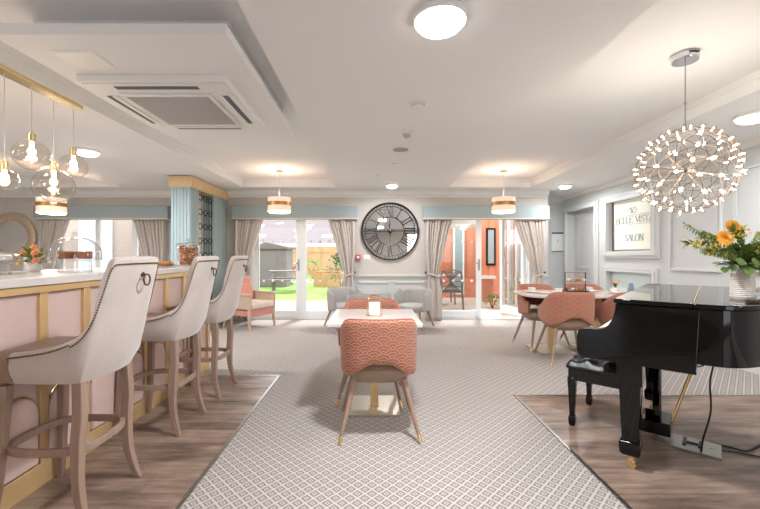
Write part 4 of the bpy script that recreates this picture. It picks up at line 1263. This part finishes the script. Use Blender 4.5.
for (x, y, z, s) in ((-.065, -.08, -.005, .055), (-.02, -.10, -.02, .07), (-.11, -.05, .005, .045), (-.095, -.07, .04, .05), (.01, -.11, .03, .07), (.04, -.09, .07, .07), (.09, -.07, .03, .07), (-.14, -.03, -.01, .04), (-.05, -.1, .04, .055)):
    lv1.tube([(0, 0, 0), (x * .8, y * .8, z + .01)], .002, 4)
    leaf_geo(lv1, (x, y, z + .02), (x * 2, -.4, -.6), s, s * .95, .1)
# feathery spray leaves, left and right
for base, tip in (((-.10, -.03, .12), (-.36, -.04, .235)), ((.12, 0, .12), (.34, -.02, .30)), ((-.08, -.04, .08), (-.30, -.07, .10)), ((.12, -.03, .06), (.32, -.03, .12))):
    b, t = Vector(base), Vector(tip)
    stems.tube([(0, 0, 0), b, t], .002, 5)
    for i in range(16):
        p = b.lerp(t, i / 15)
        for s in (-1, 1):
            d = (t - b).normalized() * .7 + Vector((0, .2 * s, s))
            leaf_geo(lv2, p, d, .05 * (1 - .55 * i / 15), .010)
stems.build('stems', M['green'], fw); lv1.build('broad_leaves', M['green'], fw, ang=180); lv2.build('fine_leaves', M['green2'], fw, ang=180)
tag(gold_.build('goldenrod_florets', M['yellow'], fw), kind='stuff')
bloom(fw, Vector((-.098, -.035, .225)), (.1, -1, .35), .045, M['orange'], M['brown'], 18, 3)
bloom(fw, Vector((-.145, -.04, .165)), (-.2, -1, .4), .044, M['orange'], M['orange'], 18, 4)
ps = MB().box(-.16, .16, -.012, .012, 0, .006).tube([(-.16, 0, .005), (.16, 0, .008)], [.008, .005], 8).build('lid_prop_stick', mat('dark brown wood', (.28, .19, .14), .4), loc=(2.08, 1.955, 1.006), rz=R(4)); tag(ps, 'slim dark brown wooden stick on the piano lid before the jug', 'stick')

# ================================================================== CEILING LIGHTS AND DEVICES
def dome_light(label, x, y, r, z=H, e=30):
    c = thing('ceiling_light', label, 'ceiling light', (x, y, z), group='round flush ceiling lights')
    MB().lathe([(r * 1.0, 0), (r * 1.02, -.012), (r * .97, -.03), (r * .93, -.03)], n=40, cap=False).build('rim', M['trimw'], c)
    MB().lathe([(r * .95, -.01), (r * .94, -.035), (r * .8, -.055), (r * .5, -.068), (.0001, -.074)], n=40, cap=False).build('diffuser', M['diff'], c)
    add_light('lamp', 'AREA', (0, 0, -.085), e, (.95, .97, 1), r * 1.8, parent=c)
    return c
dome_light('large round glowing ceiling light at the top of the photo', .345, 1.93, .135, e=46)
dome_light('round glowing ceiling light above the far right panels by the chandelier', 3.29, 3.28, .125, e=22)
dome_light('round glowing ceiling light over the bar, behind the globe pendants', -3.30, 4.40, .125, e=48)
dome_light('small glowing ceiling light near the clock', .345, 6.55, .10, e=20)
dome_light('small glowing ceiling light above the corner door', 3.35, 6.6, .10, e=16)
for (x, y, lab) in ((.35, -1.4, 'unseen fill light added behind the camera, in line with the clock'), (-3.3, 1.2, 'unseen fill light added over the serving side of the bar'), (3.29, .4, 'unseen fill light added above the near right wall'), (-5.9, 2.6, 'unseen fill light added over the far left seating'), (-3.3, -1.8, 'unseen fill light added at the back left of the room'), (3.29, -2.0, 'unseen fill light added at the back right of the room')):
    dome_light(lab, x, y, .13, e=48 if x < -5 else (12 if x > 3 else 20))  # out of view domes, added to fill the room evenly with light
def small_dev(label, x, y, kind):
    c = thing({'det': 'smoke_detector', 'spk': 'ceiling_speaker', 'spr': 'ceiling_vent'}[kind], label, {'det': 'smoke detector', 'spk': 'speaker', 'spr': 'air valve'}[kind], (x, y, H))
    if kind == 'spr':
        MB().lathe([(.072, 0), (.074, -.008), (.055, -.014), (.05, -.006)], n=32, cap=False).build('flange', M['trimw'], c)
        MB().lathe([(.046, -.004), (.048, -.022), (.03, -.030), (.0001, -.032)], n=32).build('disc', M['trimw'], c)
        MB().lathe([(.06, -.001), (.0001, -.0015)], n=24).build('throat', mat('dark slot', (.36, .36, .38), .6), c)
    elif kind == 'det':
        MB().lathe([(.052, 0), (.052, -.018), (.046, -.024)], n=28).build('base', M['trimw'], c)
        MB().lathe([(.040, -.024), (.036, -.045), (.022, -.058), (.0001, -.060)], n=28).build('sensor', mat('pale grey plastic', (.72, .72, .72), .4), c)
    else:
        MB().lathe([(.10, 0), (.10, -.006), (.094, -.010)], n=40).build('rim', M['trimw'], c)
        MB().lathe([(.090, -.0105), (.0001, -.013)], n=36).build('grille', mat('speaker mesh', (.62, .61, .60), .7), c)
small_dev('round white air valve in the ceiling, nearest the large ceiling light', .37, 3.06, 'spr')
small_dev('small smoke detector in the middle of the ceiling', .345, 3.75, 'det')
small_dev('flat round grey ceiling speaker beyond the smoke detector', .33, 4.36, 'spk')
for (x, y, lab) in ((.30, 5.05, 'tiny ceiling sensor disc between the speaker and the clock, right one'), (.10, 5.8, 'tiny ceiling sensor disc between the speaker and the clock, left one'), (3.45, 5.05, 'tiny flat disc in the ceiling above the salon window'), (-3.9, 5.9, 'tiny flat disc in the ceiling left of the gold capital')):
    o = MB().lathe([(.04, 0), (.04, -.006), (.034, -.010), (.0001, -.011)], n=20).build('ceiling_disc', M['trimw'], loc=(x, y, H)); tag(o, lab, 'sensor')

# drum pendants
def drum(label, x, y, zc, ceil, r=.185, h=.22):
    c = thing('drum_pendant', label, 'pendant light', (x, y, ceil), group='cream drum pendants with gold band')
    z = zc - ceil
    MB().lathe([(.055, 0), (.055, -.022), (.0001, -.024)], n=24).build('ceiling_rose', M['brass'], c)
    MB().cyl((0, 0, -.02), (0, 0, z + h / 2), .003, 6).build('cord', mat('clear cord', (.85, .83, .80), .5), c)
    MB().lathe([(r * .97, -h / 2), (r * .97, h / 2)], (0, 0, z), n=48, cap=False).build('shade', M['shade'], c)
    MB().lathe([(r * 1.01, -.028), (r * 1.02, 0), (r * 1.01, .028), (r * .985, .028), (r * .985, -.028), (r * 1.01, -.028)], (0, 0, z + .01), n=48, cap=False).build('gold_band', mat('pendant gold', (.74, .56, .32), .35, .6), c)
    MB().lathe([(.0001, -h / 2 - .015), (r * .88, -h / 2 - .015), (r * .88, -h / 2 + .012), (.0001, -h / 2 + .012)], (0, 0, z), n=40).build('diffuser', M['led'], c)
    MB().cyl((0, 0, z + h / 2 + .0), (0, 0, z + h / 2 - .03), .03, 16).box(-r * .96, r * .96, -.003, .003, z + h / 2 - .01, z + h / 2 - .005).build('spider', M['brass'], c)
    add_light('lamp', 'POINT', (0, 0, z - h / 2 - .05), 9, (1, .9, .8), .08, parent=c)
    add_light('lamp_up', 'POINT', (0, 0, z + h / 2 + .04), 2.5, (1, .9, .8), .06, parent=c)
drum('gold banded drum pendant above the garden doors', -1.48, 6.07, 2.045, HT)
drum('gold banded drum pendant above the courtyard doors', 2.10, 6.07, 2.045, HT)
drum('gold banded drum pendant behind the glass globes over the bar', -4.78, 5.67, 1.98, HT)

# linear pendant over the bar
lp = thing('globe_pendant_light', 'brass bar pendant light with clear glass globes over the bar', 'pendant light', (-2.40, 0, H))
MB().box(-.045, .045, 1.45, 3.10, -.028, 0).build('canopy_bar', M['brass'], lp, bevel=.002)
for (dx, y, zc, r) in ((0, 1.90, 1.86, .12), (0, 2.48, 1.737, .078), (.0, 2.68, 1.95, .110), (.0, 2.865, 1.765, .134), (.0, 3.055, 1.957, .098)):
    z = zc - H; hh = r * .92
    MB().cyl((dx, y, -.028), (dx, y, z + hh + .055), .0028, 6).build('cord', mat('clear cord', (.85, .83, .80), .5), lp)
    cp_ = MB().lathe([(.0001, .075), (.010, .065), (.010, .05), (.024, .05), (.024, -.005), (.021, -.008)], (dx, y, z + hh), n=20).build('lamp_cap', M['brass'], lp)
    prof = [(max(.001, r * math.sin(R(a)) ** .9), -hh * math.cos(R(a))) for a in range(0, 170, 10)] + [(.022, hh)]
    MB().lathe(prof, (dx, y, z), n=36, cap=False).build('glass_globe', M['globe'], cp_)
    MB().ball((dx, y, z + hh * .25), .024, 14, 10, sq=(1, 1, 1.15)).cyl((dx, y, z + hh), (dx, y, z + hh * .45), .012, 10).build('bulb', M['bulb'], cp_)
    add_light('lamp', 'POINT', (dx, y, z + hh * .25), 2.2, (1, .80, .58), .03, parent=lp)

# ------------------------------------------------------------------ spherical chandelier
CR = .288
ch = thing('sphere_chandelier', 'round wire sphere chandelier studded with tiny lights above the piano', 'chandelier', (2.11, 2.56, HT))
CZ = 1.815 - HT
MB().lathe([(.074, 0), (.076, -.004), (.076, -.045), (.072, -.052), (.0001, -.054)], n=40).build('canopy', M['chrome'], ch)
mb = MB()
for k in range(4): mb.cbox((-.025 + k * .016, -.0775, -.02), (.009, .006, .012))
mb.build('canopy_slots', M['blackm'], ch)
MB().cyl((0, 0, -.052), (0, 0, CZ + CR - .005), .0035, 8).cyl((0, 0, CZ + CR + .03), (0, 0, CZ + CR - .01), .010, 10).cyl((0, 0, CZ + CR + .17), (0, 0, CZ + CR + .16), .008, 8).build('suspension_rod', M['steel'], ch)
# geodesic nodes: every icosahedron edge in three
bm = bmesh.new(); bmesh.ops.create_icosphere(bm, subdivisions=1, radius=1)
iv = [v.co.copy().normalized() for v in bm.verts]; ifc = [[v.index for v in f.verts] for f in bm.faces]; bm.free()
nodes = []; edges = set()
def nid(p):
    p = p.normalized()
    for i, q in enumerate(nodes):
        if (q - p).length < .02: return i
    nodes.append(p); return len(nodes) - 1
F = 3
for f in ifc:
    a, b, c = (iv[i] for i in f); g = {}
    for i in range(F + 1):
        for j in range(F + 1 - i): g[(i, j)] = nid(a * (F - i - j) + b * i + c * j)
    for (i, j) in g:
        for d in ((1, 0), (0, 1), (1, -1)):
            q = (i + d[0], j + d[1])
            if q in g: edges.add(tuple(sorted((g[(i, j)], g[q]))))
rot = Matrix.Rotation(.5, 3, 'X') @ Matrix.Rotation(.3, 3, 'Z')
nodes = [rot @ p for p in nodes]
ctr = Vector((0, 0, CZ))
mb = MB()
for a, b in edges:
    mb.tube([ctr + (nodes[a].lerp(nodes[b], t).normalized()) * (CR * (.955 + .03 * math.sin(PI * t))) for t in (0, .5, 1)], .0020, 5)
mb.build('wire_sphere', mat('antique wire', (.50, .42, .36), .35, .9), ch)
mb = MB()
for p in nodes[::4]:
    mb.cyl(ctr, ctr + p * CR * .95, .0012, 4)
mb.ball(ctr, .014, 10, 8)
mb.build('inner_spokes', mat('antique wire', (.52, .45, .40), .35, .9), ch)
# every tiny light the same small lamp
lm = MB().lathe([(.003, -.008), (.0042, .0), (.0042, .015), (.0025, .020), (.0001, .022)], n=8)
src = lm.build('tiny_lamp', M['led'], ch)
me = src.data
for i, p in enumerate(nodes):
    o = src if i == 0 else bpy.data.objects.new('tiny_lamp', me)
    if i: COL.objects.link(o); o.parent = ch
    o.location = ctr + p * CR * .955; o.rotation_euler = p.to_track_quat('Z', 'Y').to_euler()
# clear cups round the lamps
cup_m = MB().lathe([(.007, -.006), (.011, .0), (.011, .030)], n=8, cap=False).build('lamp_cup', M['clear'], src)
for o in [x for x in COL.objects if x.parent == ch and x.name.startswith('tiny_lamp') and x is not src]:
    c_ = bpy.data.objects.new('lamp_cup', cup_m.data); COL.objects.link(c_); c_.parent = o
add_light('lamp', 'POINT', tuple(ctr), 22, (1, .90, .78), .25, parent=ch)

# ================================================================== OUTSIDE
o = MB().box(-30, 30, YF + .25, 10.4, -.14, -.02).box(1.0, 30, 10.4, 16, -.14, -.02).build('patio_ground', M['paving']); struct(o, 'pale paving outside the glazed doors')
o = MB().box(-30, 1.0, 10.4, 60, -.16, -.03).build('lawn', M['lawn']); tag(o, 'sunlit green lawn beyond the garden doors', 'lawn', kind='stuff')
o = MB().box(-12, .9, 17.5, 19, -.03, -.01).build('garden_path', M['paving']); struct(o, 'pale path crossing the garden')

def fence(label, x0, x1, y, h, m_, name='garden_fence'):
    f = thing(name, label, 'fence', ((x0 + x1) / 2, y, -.03))
    hw = (x1 - x0) / 2; n = int((x1 - x0) / .16); mb = MB()
    for k in range(n):
        a = -hw + k * .16; mb.box(a + .006, a + .154, -.01, .01, .05, h)
    mb.build('boards', m_, f)
    mb = MB(); MB().box(-hw, hw, -.04, -.01, h * .25, h * .25 + .07).box(-hw, hw, -.04, -.01, h * .8, h * .8 + .07).build('rails', m_, f)
    k = -hw
    while k <= hw + .01:
        MB().box(k - .05, k + .05, -.06, .04, 0, h + .05).build('post', m_, f); k += 2.4
fence('light timber fence at the back of the garden', -5.4, .8, 22, 1.75, M['fence'])
fence('grey board fence beside the shed in the garden', -9.0, -5.5, 20, 1.6, M['shed'])
# shed
sh = thing('garden_shed', 'grey boarded garden shed beyond the left garden door', 'shed', (-4.1, 15.5, -.03))
mb = MB().box(-.75, .75, -.6, .6, 0, 1.55)
for k in range(10): mb.box(-.74 + k * .15, -.60 + k * .15, -.615, -.6, .02, 1.54)
mb.build('walls', M['shed'], sh)
MB().prism([(-.85, 1.5), (.85, 1.5), (.85, 1.56), (0, 1.75), (-.85, 1.56)], -.7, .7, Matrix(((1, 0, 0, 0), (0, 0, 1, 0), (0, 1, 0, 0), (0, 0, 0, 1)))).build('roof', M['slate'], sh)
MB().box(-.35, .35, -.63, -.615, .05, 1.4).build('door', mat('dark boards', (.45, .42, .43), .8), sh)

def bungalow(label, x0, x1, y, eave, ridge, depth=8):
    b = thing('bungalow', label, 'house', ((x0 + x1) / 2, y, -.03)); hw = (x1 - x0) / 2
    MB().box(-hw, hw, 0, depth, 0, eave).build('walls', M['bricks'], b)
    T = Matrix(((0, 0, 1, 0), (1, 0, 0, 0), (0, 1, 0, 0), (0, 0, 0, 1)))
    rf = MB().prism([(-.5, eave - .05), (depth / 2, ridge), (depth + .5, eave - .05), (depth + .5, eave + .1), (depth / 2, ridge + .18), (-.5, eave + .1)], -hw - .4, hw + .4, T).build('roof', M['slate'], b)
    MB().box(-hw - .4, hw + .4, -.6, -.5, eave - .12, eave + .1).build('gutter', M['trimw'], b)
    sl = math.atan2(ridge - eave, depth / 2)
    for x in (-hw * .45, hw * .45):
        T2 = Matrix.Translation((x, depth * .17, eave + .12 + (ridge - eave) * .38)) @ Matrix.Rotation(sl, 4, 'X')
        MB().box(-.4, .4, -.35, .35, .0, .08, T2).build('roof_panel', mat('pale roof panel', (.9, .93, .97), .1), rf)  # pale flat panel lying on the near roof slope
    for k in range(3):
        x = -hw + (k + .5) * 2 * hw / 3
        w_ = MB().box(x - .6, x + .6, -.04, 0, 1.0, 2.0).build('window', M['upvc'], b)
        MB().box(x - .5, x - .04, -.06, -.04, 1.08, 1.92).box(x + .04, x + .5, -.06, -.04, 1.08, 1.92).build('pane', M['darkgl'], w_)
bungalow('long low bungalow with grey slate roof beyond the garden fence', -11.5, -.2, 27, 1.95, 3.3)
bungalow('taller grey roofed house rising behind the bungalow', -18, 3, 40, 3.4, 5.6, 9)

# bushes
def bush(label, x, y, r, h, m_, n=420, name='bush', ls=.09):
    b = thing(name, label, 'bush', (x, y, -.03)); mb = MB()
    for k in range(n):
        a = rnd.uniform(0, 6.28); e = rnd.uniform(-.4, 1.5); d = Vector((math.cos(a) * math.cos(e), math.sin(a) * math.cos(e), math.sin(e)))
        q = rnd.uniform(.6, 1.0)
        leaf_geo(mb, (d.x * r * q, d.y * r * q, h * .5 + d.z * h * .5 * q), d + Vector((rnd.uniform(-.6, .6), rnd.uniform(-.6, .6), rnd.uniform(-.3, .6))), ls * rnd.uniform(.7, 1.4), ls * .55)
    mb.build('foliage', m_, b, ang=180)
    st = MB()
    for k in range(5): st.cyl((0, 0, 0), (r * .5 * math.cos(k * 1.3), r * .5 * math.sin(k * 1.3), h * .7), .012, 6, .006)
    st.build('stems', M['brown'], b)
bush('dark green bush by the right garden door pane', -1.0, 12.8, .55, 1.35, mat('dark bush', (.30, .38, .27), .7, noise=.2), 700)
bush('small round shrub in front of the garden fence', -3.05, 19.5, .6, 1.0, M['green2'], 300)
bush('low shrub with magenta flowers near the shed', -3.3, 16.8, .4, .8, mat('magenta shrub', (.66, .42, .50), .7, noise=.3), 250)
bush('round shrub against the fence at the right of the garden', -1.6, 19.8, .6, .9, M['green'], 300)
bush('low green planting at the foot of the courtyard wall', 2.85, 9.0, .20, .32, M['green2'], 160, ls=.06)
bush('yellow green shrub beyond the open door', 3.5, 8.75, .22, .95, mat('lime shrub', (.66, .70, .36), .7, noise=.2), 260, ls=.05)

# picnic bench
pb = thing('picnic_bench', 'wooden picnic bench on the lawn beyond the garden doors', 'bench', (-2.95, 13.2, -.02), R(12))
MB().box(-.6, .6, -.3, .3, .68, .72).build('table_top', M['shed'], pb)
for y in (-.6, .6): MB().box(-.6, .6, y - .12, y + .12, .40, .44).build('seat', M['shed'], pb)
for x in (-.45, .45):
    MB().tube([(x, -.22, .68), (x, -.55, 0)], .04, sq=True).tube([(x, .22, .68), (x, .55, 0)], .04, sq=True).box(x - .03, x + .03, -.7, .7, .34, .40).build('leg_frame', M['shed'], pb)
plr = thing('raised_planter', 'pale timber raised planter on the right side of the lawn', 'planter', (-1.75, 15.2, -.03))
MB().box(-.55, .55, -.3, .3, 0, .55).build('box', M['fence'], plr); MB().box(-.5, .5, -.25, .25, .5, .58).build('soil', M['brown'], plr)

# courtyard on the right
cy = thing('courtyard_building', 'orange timber clad building with tall windows round the courtyard', 'building', (3.0, 11.2, -.02))
mb = MB().box(-2.2, 4.5, 0, .3, 0, 4.2)
for k in range(30): mb.box(-2.2 + k * .22, -2.19 + k * .22 + .18, -.015, 0, .6, 4.2)
mb.build('cladding', M['timber'], cy)
MB().box(-2.2, 4.5, -.03, 0, 0, .58).build('brick_plinth', mat('orange brick', (.78, .52, .42), .9, noise=.15, nscale=20), cy)
for (a, b, z0, z1) in ((-1.62, -1.25, .1, 2.5), (-.62, -.3, .1, 2.5), (.35, .62, .95, 2.05), (1.6, 2.6, .1, 2.4)):
    w_ = MB().box(a, b, -.07, -.016, z0, z1).build('window_frame', M['blackm'] if a == .35 else M['upvc'], cy)
    MB().box(a + .05, b - .05, -.08, -.07, z0 + .06, z1 - .06).build('pane', M['darkgl'], w_)
wg = thing('glazed_wing', 'white framed glazed wing beyond the open courtyard door', 'building', (3.62, 8.45, -.02))
for y in (0.45, .95, 1.5, 2.1):
    MB().box(-.06, .06, y - .06, y + .06, 0, 2.6).build('post', M['upvc'], wg)
MB().box(-.08, .10, .35, 2.2, 2.55, 2.9).build('fascia', M['upvc'], wg)
MB().box(-.01, .01, .51, .89, .1, 2.55).box(-.01, .01, 1.01, 1.44, .1, 2.55).box(-.01, .01, 1.56, 2.04, .1, 2.55).build('glazing', M['winglass'], wg)
MB().box(.25, .5, .4, 2.1, 0, 2.5).build('inner_wall', M['timber'], wg)
bp_ = thing('brick_pillar', 'low orange brick pillar with white cap in the courtyard', 'pillar', (3.1, 10.3, -.02))
MB().box(-.14, .14, -.14, .14, 0, .62).build('shaft', mat('orange brick', (.78, .52, .42), .9, noise=.15, nscale=20), bp_); MB().box(-.2, .2, -.2, .2, .62, .70).build('cap', M['wht'], bp_)

# parasol, table, rattan chairs
pa = thing('parasol', 'large white garden parasol outside the courtyard doors', 'parasol', (1.65, 9.6, -.02))
MB().cyl((0, 0, .05), (0, 0, 2.6), .022, 12).build('pole', M['trimw'], pa)
MB().lathe([(.25, 0), (.25, .05), (.05, .07)], n=24).build('base', M['paving'], pa)
m_ = mat('white canvas', (.95, .95, .94), .8)
can = MB(); n = 8
vs = [(0, 0, 2.62)] + [(1.05 * math.cos(R(45 * k + 12)), 1.05 * math.sin(R(45 * k + 12)), 2.15) for k in range(n)] + [(1.05 * math.cos(R(45 * k + 12)), 1.05 * math.sin(R(45 * k + 12)), 1.98) for k in range(n)]
can.add(vs, [(0, 1 + k, 1 + (k + 1) % n) for k in range(n)] + [(1 + k, 1 + n + k, 1 + n + (k + 1) % n, 1 + (k + 1) % n) for k in range(n)])
co = can.build('canopy', m_, pa, ang=10); sd = co.modifiers.new('t', 'SOLIDIFY'); sd.thickness = .01
for k in range(n): MB().cyl((0, 0, 2.55), (1.0 * math.cos(R(45 * k + 12)), 1.0 * math.sin(R(45 * k + 12)), 2.13), .008, 6).build('rib', M['steel'], pa)
gt = thing('garden_table', 'white round garden table under the parasol', 'table', (1.86, 9.9, -.02))
MB().lathe([(.0001, .72), (.5, .72), (.5, .75), (.0001, .75)], n=36).build('table_top', M['wht'], gt)
for k in range(4):
    a = R(90 * k + 45); MB().cyl((.3 * math.cos(a), .3 * math.sin(a), .72), (.36 * math.cos(a), .36 * math.sin(a), 0), .018, 8).build('leg', M['rattan'], gt)
def patio_chair(label, x, y, rz):
    c = thing('patio_chair', label, 'garden chair', (x, y, -.02), rz, 'woven metal garden chairs')
    for sx in (-1, 1):
        MB().tube(smooth_path([(.26 * sx, .24, 0), (.24 * sx, .22, .42), (.25 * sx, .2, .62), (.25 * sx, -.15, .66), (.24 * sx, -.24, .62)], 4), .018, 8).build('arm_frame', M['rattan'], c)
        MB().tube(smooth_path([(.27 * sx, -.30, 0), (.23 * sx, -.22, .42), (.24 * sx, -.27, .70), (.20 * sx, -.31, .90)], 4), .020, 8).build('rear_leg', M['rattan'], c)
    MB().box(-.23, .23, -.22, .23, .40, .44).build('seat', M['rattan'], c, bevel=.01)
    b = MB()
    for k in range(-5, 6):
        b.tube([(k * .038, -.235, .44), (-k * .036, -.29, .90 - abs(k) * .006)], .010, 5)
    for z in (.55, .66, .77): b.tube([(-.22, -.255, z), (.22, -.255, z)], .010, 5)
    b.tube(smooth_path([(-.20, -.31, .88), (0, -.32, .93), (.20, -.31, .88)], 5), .013, 8)
    b.build('woven_back', M['rattan'], c)
    MB().box(-.21, .21, -.2, .21, .44, .48).build('seat_pad', M['lgrey'], c, bevel=.015)
    return c
p0 = patio_chair('grey woven garden chair nearest the courtyard doors', 1.86, 8.85, R(-14))
dup(p0, 'grey woven garden chair half hidden by the curtain', (1.25, 9.32, -.02), R(-55))
# buff annex behind the bar window
ax = thing('annex_building', 'buff brick annex outside the window behind the bar', 'building', (-6.5, 9.9, -.02))
MB().box(-6, 2.6, 0, .3, 0, 4).build('wall', M['bricks'], ax)
MB().box(.35, .58, -.10, 0, 0, 4).build('dark_pier', mat('mauve pier', (.50, .43, .44), .8), ax)
for a in (-1.1, 1.25):
    w_ = MB().box(a, a + .85, -.06, 0, .4, 2.4).build('window_frame', M['upvc'], ax)
    MB().box(a + .07, a + .40, -.07, -.06, .5, 2.3).box(a + .46, a + .78, -.07, -.06, .5, 2.3).build('pane', mat('pale window', (.78, .84, .88), .1), w_)
gr = thing('garden_railing', 'thin white railing outside the window behind the bar', 'railing', (-4.6, 8.9, -.02))
for k in range(8): MB().cyl((-.5 + k * .14, 0, 0), (-.5 + k * .14, 0, 1.15), .010, 6).build('baluster', M['trimw'], gr)
MB().box(-.55, .55, -.02, .02, 1.15, 1.19).build('top_rail', M['trimw'], gr)
